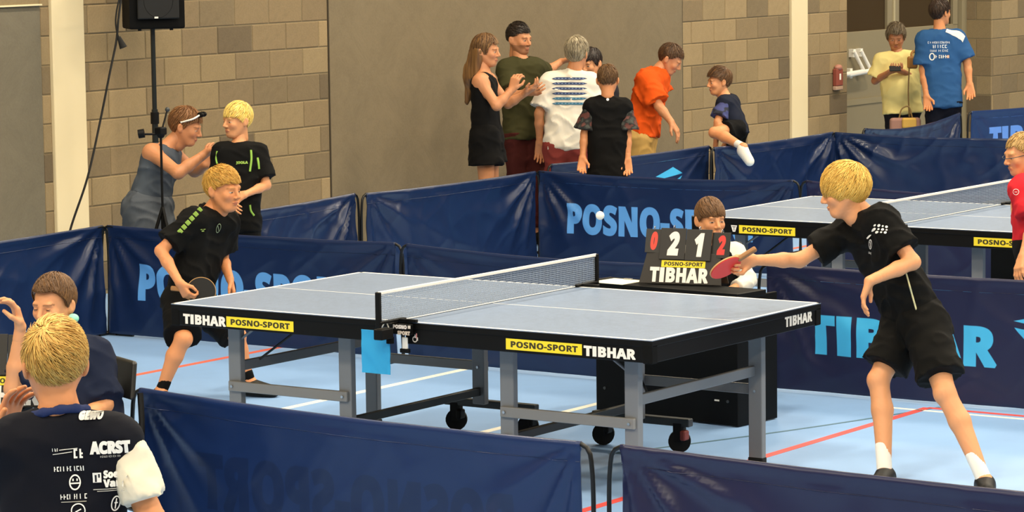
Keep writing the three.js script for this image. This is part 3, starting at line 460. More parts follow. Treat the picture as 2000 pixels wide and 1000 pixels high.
// ---------------------------------------------------------------- loudspeaker, stands and cable by the wall
{
  const X = -5.8, zc = -4.28;
  const st = thing('speaker_stand', 'black tripod stand under the loudspeaker behind the woman in blue', 'stand', [X, 0, zc]);
  part('pole', merge([rod([0, 0.55, 0], [0, 1.3, 0], 0.022), rod([0, 1.25, 0], [0, 1.87, 0], 0.0165)]), std(0x0c1416, 0.35), st); part('collar', rod([0, 1.2, 0], [0, 1.28, 0], 0.03), M.black, st);
  for (let i = 0; i < 3; i++) { const a = i * 2.094 + 0.4; part('leg', merge([rod([0, 0.85, 0], [Math.cos(a) * 0.34, 0.015, Math.sin(a) * 0.34], 0.012), rod([0, 0.5, 0], [Math.cos(a) * 0.18, 0.42, Math.sin(a) * 0.18], 0.009)]), M.black, st); }
  const sp = thing('loudspeaker', 'black loudspeaker on the tripod stand at top left', 'speaker', [X, 1.86, zc], 0.95); sp.scale.set(0.86, 1, 0.86);
  const sh = new THREE.Shape([new THREE.Vector2(-0.19, -0.17), new THREE.Vector2(-0.12, -0.2), new THREE.Vector2(0.12, -0.2), new THREE.Vector2(0.19, -0.17), new THREE.Vector2(0.21, 0.15), new THREE.Vector2(-0.21, 0.15)]);
  part('cabinet', new THREE.ExtrudeGeometry(sh, { depth: 0.6, bevelEnabled: true, bevelSize: 0.015, bevelThickness: 0.015, bevelSegments: 3 }).rotateX(-Math.PI / 2).scale(1, 1, -1).translate(0, 0.015, 0).scale(1, 1, -1).rotateY(Math.PI), M.blackMatte, sp);
  part('grille', rbox(0.34, 0.52, 0.02, 0.01, 0, 0.33, 0.205), std(0x060606, 0.7), sp);
  part('port', merge([new THREE.TorusGeometry(0.12, 0.004, 8, 28).translate(0, 0.2, 0.212)]), M.black, sp); part('badge', box(0.03, 0.012, 0.004, -0.02, 0.08, 0.218), M.vinylWhite, sp); part('rubber_foot', merge([rod([-0.13, -0.012, 0.1], [-0.13, 0.002, 0.1], 0.015), rod([0.13, -0.012, 0.1], [0.13, 0.002, 0.1], 0.015)]), M.rubber, sp);
  const P = (u, v, d) => at(u, v, d);
  const cb = thing('speaker_cable', 'black cable hanging from the loudspeaker past the cream column', 'cable');
  part('cord', tube([V(-5.8, 2.1, -4.36), P(243, -60, 21.0), P(236, 0, 20.95), P(231, 40, 20.9), P(228, 75, 20.9), P(215, 140, 20.8), P(195, 240, 20.7), P(170, 350, 20.5), P(138, 446, 20.35), P(120, 520, 20.25), P(95, 600, 20.2), P(80, 622, 20.2).setY(0.009), P(40, 640, 20.1).setY(0.009)], 0.0075, 90, 6), M.rubber, cb);
  part('spare_cord', tube([P(238, -20, 20.95), P(229, 15, 20.93), P(226, 45, 20.9), P(230, 68, 20.9), P(236, 80, 20.9)], 0.006, 40, 6), M.rubber, cb);
  part('plug', rod(P(232, 72, 20.9), P(241, 93, 20.9), 0.012, 0.026), M.rubber, cb);
  // microphone stand
  const ms = thing('microphone_stand', 'thin black microphone stand in front of the woman in blue dress', 'stand'); const D = 19.85;
  const base = at(322, 600, D); base.y = 0; const j = at(314, 262, D), top = at(327, 214, D + 0.05), bk = at(276, 262, D - 0.02);
  part('pole', merge([rod(V(j.x, 0.3, j.z), j, 0.008), rod(V(j.x, 0.3, j.z), V(j.x, 0.75, j.z), 0.012)]), M.black, ms);
  part('boom', merge([rod(j, top, 0.006), rod(j, bk, 0.007)]), M.black, ms); part('boom_clutch', merge([new THREE.SphereGeometry(0.028, 12, 8).translate(j.x, j.y, j.z), rbox(0.06, 0.05, 0.06, 0.01, j.x, j.y + 0.02, j.z)]), M.black, ms);
  part('counterweight', rod(at(270, 262, D - 0.02), at(282, 260, D - 0.02), 0.028), M.black, ms); part('microphone_clip', new THREE.SphereGeometry(0.016, 10, 8).translate(top.x, top.y, top.z), M.darkSteel, ms);
  for (let i = 0; i < 3; i++) { const a = i * 2.094 + 0.2; part('leg', merge([rod([j.x, 0.8, j.z], [j.x + Math.cos(a) * 0.16, 0.3, j.z + Math.sin(a) * 0.16], 0.011), rod([j.x + Math.cos(a) * 0.16, 0.3, j.z + Math.sin(a) * 0.16], [j.x + Math.cos(a) * 0.24, 0.012, j.z + Math.sin(a) * 0.24], 0.008), rod([j.x, 0.55, j.z], [j.x + Math.cos(a) * 0.1, 0.48, j.z + Math.sin(a) * 0.1], 0.006)]), M.black, ms); }
}
// ---------------------------------------------------------------- people
const skinMat = new THREE.MeshPhysicalMaterial({ vertexColors: true, roughness: 0.55, sheen: 0.15 });
const hairMat = new THREE.MeshStandardMaterial({ vertexColors: true, roughness: 0.5 });
const clothMats = {};
const clothMat = (c, rough = 0.85) => clothMats[c + '_' + rough] ??= new THREE.MeshPhysicalMaterial({ color: c, roughness: rough, specularIntensity: 0.35 });
const tintMat = new THREE.MeshStandardMaterial({ vertexColors: true, roughness: 0.8 });
const atY = (u, D, y) => { let v = 500; for (let i = 0; i < 30; i++) { const p = at(u, v, D); v += (p.y - y) * FOCAL / D; } return at(u, v, D); };
const col = (hex) => { const c = lin(hex); return [c.r, c.g, c.b]; };
const mix3 = (a, b, t) => [a[0] + (b[0] - a[0]) * t, a[1] + (b[1] - a[1]) * t, a[2] + (b[2] - a[2]) * t];

function handPrims(w, dir, n, side, S, curl = 0.5, spread = 0.12, thumb = 0.5) {
  dir = dir.clone().normalize(); n = n.clone().addScaledVector(dir, -n.dot(dir)).normalize(); const lat = n.clone().cross(dir).normalize().multiplyScalar(side);
  const P = [], pt = (a, b, c) => w.clone().addScaledVector(dir, a * S).addScaledVector(lat, b * S).addScaledVector(n, c * S);
  const len = [0.92, 1.02, 0.95, 0.76];
  for (let i = 0; i < 4; i++) {
    const o = (1.5 - i) * 0.0195, kn = pt(0.088 - Math.abs(i - 1.2) * 0.004, o, 0);
    P.push(cone(pt(0.0, o * 0.55, 0), kn, 0.0165 * S, 0.0125 * S, 0.012));
    let q = kn, a = 0.12 + curl * (0.55 + i * 0.06), sp = spread * (1.5 - i);
    for (let s = 0; s < 3; s++) {
      const L = [0.043, 0.027, 0.021][s] * len[i] * S, d = dir.clone().multiplyScalar(Math.cos(a)).addScaledVector(n, Math.sin(a)).addScaledVector(lat, sp * Math.cos(a)).normalize(), e = q.clone().addScaledVector(d, L);
      P.push(cone(q, e, (0.0098 - s * 0.0009) * S, (0.0092 - s * 0.0012) * S, 0.004)); q = e; a += curl * (0.95 - s * 0.2);
    }
  }
  const tb = pt(0.028, 0.03, 0.006), t1 = tb.clone().addScaledVector(dir, 0.034 * S).addScaledVector(lat, (0.036 - thumb * 0.02) * S).addScaledVector(n, (0.01 + thumb * 0.018) * S), t2 = t1.clone().addScaledVector(dir, 0.03 * S).addScaledVector(lat, (0.012 - thumb * 0.02) * S).addScaledVector(n, (0.004 + thumb * 0.012) * S);
  P.push(cone(pt(0.005, 0.012, 0.003), tb, 0.017 * S, 0.0155 * S, 0.012), cone(tb, t1, 0.0135 * S, 0.0112 * S, 0.008), cone(t1, t2, 0.0108 * S, 0.0088 * S, 0.004));
  return P;
}
// head in its own frame: +z face, +y up, 0.22 m tall
function headGeo(o, skin) {
  const v = V, P = [ell(v(0, 0.03, -0.012), [0.072, 0.083, 0.091], 0.03), ell(v(0, -0.03, 0.026), [0.056, 0.08, 0.062], 0.03), ell(v(0, -0.088, 0.06), [0.026, 0.02, 0.022], 0.03)];
  for (const s of [-1, 1]) P.push(cone(v(s * 0.052, -0.03, -0.005), v(s * 0.024, -0.088, 0.048), 0.02, 0.018, 0.025), ell(v(s * 0.036, -0.022, 0.06), [0.022, 0.02, 0.02], 0.025));
  P.push(cone(v(-0.034, 0.022, 0.076), v(0.034, 0.022, 0.076), 0.012, 0.012, 0.016));
  for (const s of [-1, 1]) { const k = ell(v(s * 0.031, 0.0, 0.095), [0.017, 0.011, 0.014], 0.01); k.sub = true; P.push(k); P.push(ell(v(s * 0.031, 0.001, 0.074), [0.0135, 0.0105, 0.0125], 0.004)); }
  P.push(cone(v(0, 0.012, 0.086), v(0, -0.024, 0.106), 0.0075, 0.011, 0.012), ell(v(0.0105, -0.03, 0.095), [0.0085, 0.007, 0.01], 0.006), ell(v(-0.0105, -0.03, 0.095), [0.0085, 0.007, 0.01], 0.006));
  P.push(ell(v(0, -0.056, 0.0865), [0.022, 0.0052, 0.008], 0.005), ell(v(0, -0.0655, 0.085), [0.018, 0.006, 0.008], 0.005));
  const kk = cone(v(-0.017, -0.0605, 0.096), v(0.017, -0.0605, 0.096), 0.0016, 0.0016, 0.003); kk.sub = true; P.push(kk);
  if (!o.noEars) for (const s of [-1, 1]) { P.push(ell(v(s * 0.08, -0.006, -0.014), [0.0095, 0.031, 0.02], 0.006, [v(0.92, 0, 0.39 * s).normalize(), v(0, 0.98, -0.2), v(-0.39 * s, 0.2, 0.9).normalize()])); const e = ell(v(s * 0.09, -0.002, -0.009), [0.005, 0.018, 0.009], 0.004); e.sub = true; P.push(e); }
  P.push(cone(v(0, -0.05, -0.02), v(0, -0.12, -0.022), 0.048, 0.05, 0.03));
  const lip = mix3(skin, col(0x9c4a44), 0.55), white = col(0xb9a898), iris = col(o.iris || 0x2b2018), brow = col(o.brow || o.hair?.c || 0x3a2a1c), cheek = mix3(skin, col(0xd0705a), 0.22), gl = o.glasses;
  return solid(P, o.hc || 0.0045, (d, x, y, z) => d + 0.0006 * nz(x * 90, y * 90, z * 90), (x, y, z) => {
    let c = skin; const ax = Math.abs(x);
    if (z > 0.05) {
      const ex = (ax - 0.031) / 0.0145, ey = (y - 0.001) / (0.0065 * (o.squint || 0.75));
      if (ex * ex + ey * ey < 1 && z > 0.072) { c = (ax - 0.031 + (o.gaze || 0) * Math.sign(x)) ** 2 + (y - 0.001) ** 2 < 0.0066 ** 2 ? iris : white; if (ey > 0.55) c = mix3(brow, skin, 0.3); }
      else if (y > 0.0185 - Math.pow((ax - 0.03) * 12, 2) * 0.03 && y < 0.026 - Math.pow((ax - 0.03) * 14, 2) * 0.03 && ax > 0.013 && ax < 0.05) c = mix3(brow, skin, 0.45);
      else { const lx = x / 0.02, ly = (y + 0.0605) / 0.0095; if (lx * lx + ly * ly < 1 && z > 0.078) c = lip; else { const q = ((ax - 0.04) / 0.022) ** 2 + ((y + 0.028) / 0.02) ** 2; if (q < 1) c = mix3(skin, cheek, 1 - q); } }
      if (o.beard && y < -0.035 && !(((x / 0.022) ** 2 + ((y + 0.0605) / 0.009) ** 2) < 1)) c = mix3(c, col(o.beard), 0.45);
    } else if (o.beard && y < -0.04 && z > -0.02) c = mix3(skin, col(o.beard), 0.4);
    return c;
  });
}
function hairGeo(h, hc) {
  const th = h.h ?? 0.014, C = V(0, 0.034, -0.014), R = [0.0735 + th * 0.6, 0.084 + th * (h.topk ?? 1.1), 0.092 + th * 0.9], fy = h.fy ?? 0.055, sy = h.sy ?? 0.0, by = h.by ?? -0.06;
  const yl = (z) => z >= 0.06 ? fy : z >= 0.012 ? sy + (fy - sy) * Math.pow((z - 0.012) / 0.048, 0.7) : z >= -0.03 ? sy : z >= -0.055 ? sy + (by - sy) * (-0.03 - z) / 0.025 : by;
  const c1 = col(h.c), c2 = col(h.c2 || h.c), sh = (x, y, z) => mix3(c1, c2, clamp(0.5 + 0.9 * nz(x * 60, y * 25, z * 60), 0, 1));
  const gs = [solid([ell(C, R, 0.02), ...(h.more || [])], hc, (d, x, y, z) => Math.max(d + 0.003 * nz(x * 45, y * 20, z * 45), (yl(z + 0.01 * nz(x * 40, 1, z * 40)) - y + 0.014 * nz(x * 45, 3, z * 40)) * 0.8, -(ell2(x, y, z) + 0.002)), sh)];
  const pos = [], idx = [], cl = []; const crown = V(...(h.crown || [0.012, 0.11, -0.05])), style = V(...(h.style || [0, -0.2, 0]));
  const n = Math.round((h.n ?? 260) * 1.5), len = h.len ?? 0.055, spike = h.spike ?? 0.15, w0 = (h.w ?? 0.0055) * 0.72;
  for (let q = 0, tries = 0; q < n && tries < n * 20; tries++) {
    const d = V(rr(-1, 1), rr(-1, 1), rr(-1, 1)); if (d.lengthSq() > 1 || d.lengthSq() < 0.1) continue; d.normalize();
    const p_ = 0; const p = V(C.x + R[0] * d.x, C.y + R[1] * d.y, C.z + R[2] * d.z); if (p.y < Math.max(yl(p.z) + 0.008, h.lockY ?? -1)) continue; q++; const ov = rr(-0.004, h.ov ?? 0.012);
    const L = len * rr(0.7, 1.25), segs = 5, wob = rr(-1, 1) * (h.wob ?? 0.22), base = pos.length / 3, tone = rr(0.86, 1.12), cc = mix3(c1, c2, rnd()).map((e) => e * tone), pp = p.clone();
    for (let s = 0; s <= segs; s++) {
      const t = s / segs, nn = V((pp.x - C.x) / R[0] ** 2, (pp.y - C.y) / R[1] ** 2, (pp.z - C.z) / R[2] ** 2).normalize();
      const fl = pp.clone().sub(crown).normalize().add(style); fl.addScaledVector(nn, -fl.dot(nn)).normalize(); const sd = nn.clone().cross(fl).normalize(); fl.addScaledVector(sd, wob).normalize();
      const r = w0 * (1 - t * t * 0.92); pos.push(...pp.clone().addScaledVector(sd, r).toArray(), ...pp.clone().addScaledVector(sd, -r).toArray(), ...pp.clone().addScaledVector(nn, r * 0.45 + 0.0006).toArray()); for (let m = 0; m < 3; m++) cl.push(...cc);
      pp.addScaledVector(fl, L / segs); { const lim = yl(pp.z) - ov; if (pp.y < lim) pp.y = lim; }
      const g = Math.sqrt(((pp.x - C.x) / R[0]) ** 2 + ((pp.y - C.y) / R[1]) ** 2 + ((pp.z - C.z) / R[2]) ** 2), want = 1.0 + 0.02 + spike * clamp((p.y + 0.03) / 0.09, 0.08, 1) * t * t; pp.set(C.x + (pp.x - C.x) / g * want, C.y + (pp.y - C.y) / g * want, C.z + (pp.z - C.z) / g * want);
    }
    for (let s = 0; s < segs; s++) { const a = base + s * 3, b = a + 3; for (const [i, j] of [[0, 2], [2, 1], [1, 0]]) idx.push(a + i, b + i, b + j, a + i, b + j, a + j); }
  }
  const g = new THREE.BufferGeometry(); g.setAttribute('position', new THREE.Float32BufferAttribute(pos, 3)); g.setAttribute('color', new THREE.Float32BufferAttribute(cl, 3)); g.setIndex(idx); g.computeVertexNormals(); gs.push(g);
  return mergeGeometries(gs.map((x) => { const k = x.toNonIndexed(); return k; }));
}
const faceBlank = ell(V(0, 0.03, -0.012), [0.07, 0.081, 0.089]); const ell2 = (x, y, z) => faceBlank.f(x, y, z);

function decal(t, name, g, c, normal, up, w, h, mat, cells = 14) { // print lying on a garment
  const right = up.clone().cross(normal).normalize(); up = normal.clone().cross(right).normalize(); const gx = new THREE.PlaneGeometry(w, h, cells, cells), p = gx.attributes.position;
  for (let i = 0; i < p.count; i++) { const q = c.clone().addScaledVector(right, p.getX(i)).addScaledVector(up, p.getY(i)).addScaledVector(normal, 0.25); let ok = false;
    for (let s = 0; s < 80; s++) { const d = g.sdf(q.x, q.y, q.z); if (d < 0.0015) { ok = true; break; } q.addScaledVector(normal, -Math.max(0.002, d * 0.8)); }
    if (!ok) q.copy(c).addScaledVector(right, p.getX(i)).addScaledVector(up, p.getY(i)).addScaledVector(normal, -0.03); q.addScaledVector(normal, g.lift ?? 0.004); p.setXYZ(i, q.x - t.position.x, q.y - t.position.y, q.z - t.position.z); }
  gx.computeVertexNormals(); return part(name, gx, mat, g.mesh);
}
const onCloth = (g, u, v, d0) => { const p = at(u, v, d0), d = at(u, v, d0 + 1).sub(at(u, v, d0)).normalize(); for (let i = 0; i < 400; i++) { const s = g.sdf(p.x, p.y, p.z); if (s < 0.001) break; p.addScaledVector(d, Math.max(0.0015, s * 0.6)); } return p; };
const DBG = {};
function person(label, o) {
  const S = o.S ?? 1, W = o.w ?? 1, D = o.D, J = {}, fine = o.cell ?? 0.011;
  for (const k in o.j) { const a = o.j[k]; J[k] = a.isVector3 ? a : at(a[0], a[1], D + (a[2] || 0)); }
  const bf = vv(o.bf || [o.face[0], 0, o.face[2]]).setY(0).normalize(), pel = J.pel, side = J.shB.clone().sub(J.shA).setY(0).normalize();
  J.hipA ??= pel.clone().addScaledVector(side, -0.07 * S * W).add(V(0, -0.03 * S, 0)); J.hipB ??= pel.clone().addScaledVector(side, 0.07 * S * W).add(V(0, -0.03 * S, 0));
  for (const s of ['A', 'B']) { const hip = J['hip' + s], out = side.clone().multiplyScalar((s === 'A' ? -1 : 1) * 0.025);
    if (o.sit) { J['knee' + s] ??= hip.clone().addScaledVector(bf, 0.4 * S).add(V(0, 0.02 - 0.02 * S, 0)).addScaledVector(out, 2); J['ank' + s] ??= J['knee' + s].clone().setY(0.075 * S).addScaledVector(bf, 0.02); }
    J['ank' + s] ??= V(hip.x, 0.075 * S, hip.z).addScaledVector(out, 1); J['knee' + s] ??= lerp(hip, J['ank' + s], 0.5).addScaledVector(bf, 0.02);
    const tf = o['toe' + s] ? vv(o['toe' + s]) : bf; J['toe' + s] = J['ank' + s].clone().addScaledVector(tf, 0.15 * S).add(V(0, tf.y ? 0 : -(J['ank' + s].y > 0.12 ? 0.03 : J['ank' + s].y - 0.035 * S), 0)); J['heel' + s] = J['ank' + s].clone().addScaledVector(tf, -0.04 * S); J['heel' + s].y = Math.max(0.03 * S, J['ank' + s].y - 0.045 * S); if (J['ank' + s].y < 0.12) J['toe' + s].y = 0.033 * S; }
  DBG[label] = J;
  const root = V(pel.x, 0, pel.z), t = thing('person', label, 'person', [root.x, 0, root.z]); const put = (g) => g.translate(-root.x, -root.y, -root.z);
  const skin = o.skin || skinFair, n = J.neck;
  // head frame
  const F = vv(o.face), X = UP.clone().cross(F).normalize(), U = F.clone().cross(X).normalize(); if (o.roll) { const q = new THREE.Quaternion().setFromAxisAngle(F, o.roll); X.applyQuaternion(q); U.applyQuaternion(q); }
  const hs = o.hs ?? 1, HM = new THREE.Matrix4().makeBasis(X.clone().multiplyScalar(hs), U.clone().multiplyScalar(hs), F.clone().multiplyScalar(hs)).setPosition(J.head.clone().sub(root));
  const HW = (x, y, z) => V(x, y, z).applyMatrix4(HM).add(root);
  const head = headGeo(o, skin).applyMatrix4(HM);
  // body
  const dn = pel.clone().sub(n).normalize();
  const torso = (e, hem, cut) => { const out = [];
    for (const s of ['A', 'B']) { const si = lerp(J['sh' + s], n, 0.3).addScaledVector(dn, 0.045 * S), h = J['hip' + s].clone().lerp(pel, cut ? 0.02 : 0.25), wst = lerp(si, h, 0.62).lerp(lerp(n, pel, 0.62), 0.12); out.push(cone(si, wst, 0.072 * S * W + e, 0.07 * S * W + e, 0.06), cone(wst, h.clone().addScaledVector(dn, hem), 0.07 * S * W + e, (cut ? 0.087 : 0.08) * S * W + e * (cut ? 1.15 : 1), 0.05, cut)); }
    out.push(cone(n.clone().addScaledVector(dn, 0.07 * S), pel.clone().addScaledVector(dn, hem), 0.078 * S * W + e, 0.088 * S * W + e, 0.06, cut), cone(J.shA, J.shB, 0.05 * S + e * 0.8, 0.05 * S + e * 0.8, 0.05)); if (o.belly) out.push(ell(lerp(n, pel, 0.68).addScaledVector(bf, 0.06 * S), [0.13 * S * W + e, 0.16 * S + e, 0.13 * S * W + e], 0.06)); return out; };
  const B = torso(0, 0, false); B.push(cone(J.hipA, J.hipB, 0.078 * S * W, 0.078 * S * W, 0.05)); B.push(cone(HW(0, -0.05, -0.022), n, 0.047 * S * (o.nw ?? 1), 0.055 * S, 0.03));
  for (const s of ['A', 'B']) {
    const sh = J['sh' + s], el = J['el' + s], wr = J['wr' + s], hip = J['hip' + s], kn = J['knee' + s], an = J['ank' + s], aw = S * (o.aw ?? 1), lw = S * (o.lw ?? 1);
    B.push(cone(sh, el, 0.046 * aw, 0.036 * aw, 0.03), cone(el, lerp(el, wr, 0.35), 0.036 * aw, 0.037 * aw, 0.02), cone(lerp(el, wr, 0.35), wr, 0.037 * aw, 0.024 * aw, 0.015));
    const cm = lerp(kn, an, 0.32).addScaledVector(bf, -0.012 * S); B.push(cone(hip, kn, 0.08 * lw * W, 0.052 * lw, 0.04), cone(kn, cm, 0.05 * lw, 0.052 * lw, 0.02), cone(cm, an, 0.052 * lw, 0.032 * lw, 0.02), ell(kn.clone().addScaledVector(bf, 0.018 * S), [0.04 * lw, 0.045 * lw, 0.04 * lw], 0.02), cone(an, J['toe' + s], 0.034 * S, 0.022 * S, 0.02), cone(an, J['heel' + s], 0.034 * S, 0.026 * S, 0.02));
  }
  const blotch = (x, y, z) => { const k = 1 + 0.05 * nz(x * 9, y * 9, z * 9); return [skin[0] * k, skin[1] * (k * 0.5 + 0.5), skin[2] * (k * 0.5 + 0.5)]; };
  const parts = [put(solid(B, fine, null, blotch)), head];
  for (const s of ['A', 'B']) { const q = o['hand' + s] || {}, dir = q.dir ? vv(q.dir) : J['wr' + s].clone().sub(J['el' + s]).normalize(), pn = q.n ? vv(q.n) : bf.clone().negate().add(V(0, -0.2, 0));
    parts.push(put(solid([cone(lerp(J['wr' + s], J['el' + s], 0.2), J['wr' + s], 0.0285 * S * (o.aw ?? 1), 0.0255 * S * (o.aw ?? 1), 0.015), ...handPrims(J['wr' + s], dir, pn, q.side ?? (s === 'A' ? 1 : -1), S * (q.k ?? 1), q.curl ?? 0.45, q.spread ?? 0.08, q.thumb ?? 0.5)], o.handCell ?? 0.0045, null, () => skin))); }
  part('body', mergeGeometries(parts.map((g) => g.toNonIndexed())), skinMat, t);
  // hair
  if (o.hair) { const hg = hairGeo(o.hair, (o.hc || 0.0042) * 1.1).applyMatrix4(HM); const gs = [hg];
    if (o.hair.fall) { const cf = col(o.hair.c), cg = col(o.hair.c2 || o.hair.c); gs.push(put(solid(o.hair.fall(HW, J, S), 0.007, (d, x, y, z) => d + 0.006 * nz(x * 50, y * 6, z * 50) + 0.004 * nz(x * 110, y * 8, z * 110), (x, y, z) => mix3(cf, cg, clamp(0.5 + nz(x * 60, y * 4, z * 60), 0, 1)))).toNonIndexed()); }
    part('hair', gs.length > 1 ? mergeGeometries(gs) : hg, hairMat, t); }
  // clothes
  const garments = {};
  const wrinkle = (a, f = 1) => (d, x, y, z) => { const r = 1 - Math.min(1, 2.6 * Math.abs(nz(x * 7 * f + y * 5, y * 9 * f - (x + z) * 5, z * 7 * f))); return d + a * (nz(x * 9 * f + y * 6, y * 7 * f, z * 9 * f) + 0.4 * nz(x * 20 * f - y * 12, y * 16 * f, z * 20 * f) - 1.1 * r * r + 0.3); };
  const wear = (name, prims, c, opt = {}) => {
    const post0 = wrinkle(opt.wr ?? 0.005, opt.f), post = opt.clip ? (d, x, y, z) => Math.max(post0(d, x, y, z), opt.clip(x, y, z)) : post0;
    const m = part(name, put(solid(prims, opt.cell ?? fine * 0.9, post, opt.tint || null)), opt.tint ? tintMat : clothMat(c, opt.rough ?? 0.85), t); if (opt.label) m.userData.label = opt.label;
    return garments[name] = { mesh: m, lift: 0.004, sdf: (x, y, z) => post(evalAll(prims, x, y, z), x, y, z) };
  };
  const sleeve = (s, len, e, fl, own) => { const sh = own ? lerp(J['sh' + s], J['el' + s], 0.2) : J['sh' + s], el = J['el' + s], wr = J['wr' + s]; const r0 = own ? 0.046 * S + e * 0.6 : 0.05 * S + e * 0.9; return len <= 1 ? [cone(sh, lerp(sh, el, len), r0, 0.045 * S + e + fl, 0.04, true)] : [cone(sh, el, r0, 0.042 * S + e, 0.03), cone(el, lerp(el, wr, len - 1), 0.042 * S + e, 0.034 * S + e, 0.02, true)]; };
  if (o.top) { const q = o.top, e = q.e ?? 0.016; const P = torso(e, q.hem ?? 0.05, true); const nk = ell(n.clone().addScaledVector(dn, -0.035 * S).addScaledVector(F.clone().setY(0), 0.01), [0.062 * S, 0.062 * S, 0.062 * S], 0.01); nk.sub = true;
    if (q.tank) P.splice(P.findIndex((p, i) => i === 5), 1);
    for (const s of ['A', 'B']) if (!q.tank && !(q.sleeveC && q.sleeveC[s])) P.push(...sleeve(s, q.sleeve ?? 0.62, e, q.fl ?? 0.014)); P.push(nk);
    wear(q.name || 't_shirt', P, q.c, { wr: q.wr ?? 0.006, rough: q.rough, tint: q.tint, label: q.label });
    if (q.sleeveC) for (const s of ['A', 'B']) if (q.sleeveC[s]) wear('sleeve', sleeve(s, q.sleeve ?? 0.62, e + 0.009, q.fl ?? 0.014, true), q.sleeveC[s].c ?? q.sleeveC[s], { wr: 0.007, f: 1.3, tint: q.sleeveC[s].tint, label: q.sleeveC[s].label });
    if (q.vest) { const VP = torso(e + 0.012, (q.hem ?? 0.05) - 0.01, true); VP.splice(5, 1); VP.push(nk); wear('vest', VP, q.vest, { wr: 0.005 }); }
    if (q.collar) { const c0 = n.clone().addScaledVector(dn, 0.015 * S), tor = []; const ax = J.head.clone().sub(n).normalize(); for (let i = 0; i < 10; i++) { const a0 = i / 10 * 6.283, a1 = (i + 1) / 10 * 6.283, f0 = bf.clone().addScaledVector(ax, -bf.dot(ax)).normalize(), s0 = f0.clone().cross(ax).normalize(), R = 0.076 * S; const pt = (a) => c0.clone().addScaledVector(f0, Math.cos(a) * R).addScaledVector(s0, Math.sin(a) * R).addScaledVector(ax, -0.02 * Math.cos(a)); tor.push(cone(pt(a0), pt(a1), 0.012 * S, 0.012 * S, 0.01)); } wear('collar', tor, q.collar, { wr: 0.001, cell: 0.006 }); } }
  if (o.bottom) { const q = o.bottom, e = q.e ?? 0.01, P = [cone(lerp(J.hipA, n, q.rise ?? 0.16), J.hipA, 0.075 * S * W + e, 0.082 * S * W + e, 0.05), cone(lerp(J.hipB, n, q.rise ?? 0.16), J.hipB, 0.075 * S * W + e, 0.082 * S * W + e, 0.05), cone(J.hipA, J.hipB, 0.082 * S * W + e, 0.082 * S * W + e, 0.05)];
    if (q.skirt) { const m = lerp(J.hipA, J.hipB, 0.5), k = lerp(J.kneeA, J.kneeB, 0.5), b = lerp(m, k, q.skirt); P.push(cone(J.hipA, lerp(J.hipA, J.kneeA, q.skirt), 0.1 * S * W + e, (q.r ?? 0.13) * S * W, 0.08, true), cone(J.hipB, lerp(J.hipB, J.kneeB, q.skirt), 0.1 * S * W + e, (q.r ?? 0.13) * S * W, 0.08, true), cone(m, b, 0.1 * S + e, (q.r ?? 0.13) * S * W, 0.08, true)); }
    else for (const s of ['A', 'B']) { const hip = J['hip' + s], kn = J['knee' + s], an = J['ank' + s], t1 = q.t ?? 0.7; if (t1 <= 1) P.push(cone(hip, lerp(hip, kn, t1), 0.088 * S * W + e, 0.066 * S * (o.lw ?? 1) + e + (q.fl ?? 0.018), 0.04, true)); else P.push(cone(hip, kn, 0.086 * S * W + e, 0.06 * S + e, 0.04), cone(kn, lerp(kn, an, t1 - 1), 0.06 * S + e, 0.045 * S + e + 0.006, 0.03, true)); }
    const hemAt = (o.top?.hem ?? 0.05) - 0.022; wear(q.name || 'shorts', P, q.c, { wr: q.wr ?? 0.007, rough: q.rough, label: q.label, clip: !o.tuck ? null : (x, y, z) => hemAt - ((x - pel.x) * dn.x + (y - pel.y) * dn.y + (z - pel.z) * dn.z) }); }
  for (const s of ['A', 'B']) { const an = J['ank' + s], to = J['toe' + s], he = J['heel' + s], kn = J['knee' + s];
    if (o.socks) wear('sock', [cone(lerp(an, kn, o.sockH ?? 0.2), an, 0.038 * S, 0.038 * S, 0.02)], o.socks, { wr: 0.001, cell: 0.007 });
    if (o.shoes) { const g = wear('shoe', [cone(he, to, 0.042 * S, 0.037 * S, 0.02), cone(lerp(an, he, 0.35), to, 0.05 * S, 0.036 * S, 0.03)], o.shoes, { wr: 0.001, cell: 0.007, rough: 0.5, clip: an.y < 0.15 ? (x, y) => 0.004 - y : null }); } }
  return { t, J, garments, put, HW, HM, root, S, F, U, X, dn, bf };
}
// small swept pieces that ride on a person
function ride(P, name, geos, mat, parent) { return part(name, merge(geos).translate(-P.root.x, -P.root.y, -P.root.z), mat, parent || P.t); }
// skin tones, linear
const skinFair = [0.72, 0.32, 0.14], skinWarm = [0.68, 0.275, 0.11], skinTan = [0.59, 0.25, 0.11], skinDeep = [0.44, 0.18, 0.08];
// ---------------------------------------------------------------- the people in view
const WHT = '#efece4';
const logoTex = (draw, w = 256, h = 256) => printMat(canvasTex(w, h, (x, W, H) => { x.clearRect(0, 0, W, H); draw(x, W, H); }), 0.7);
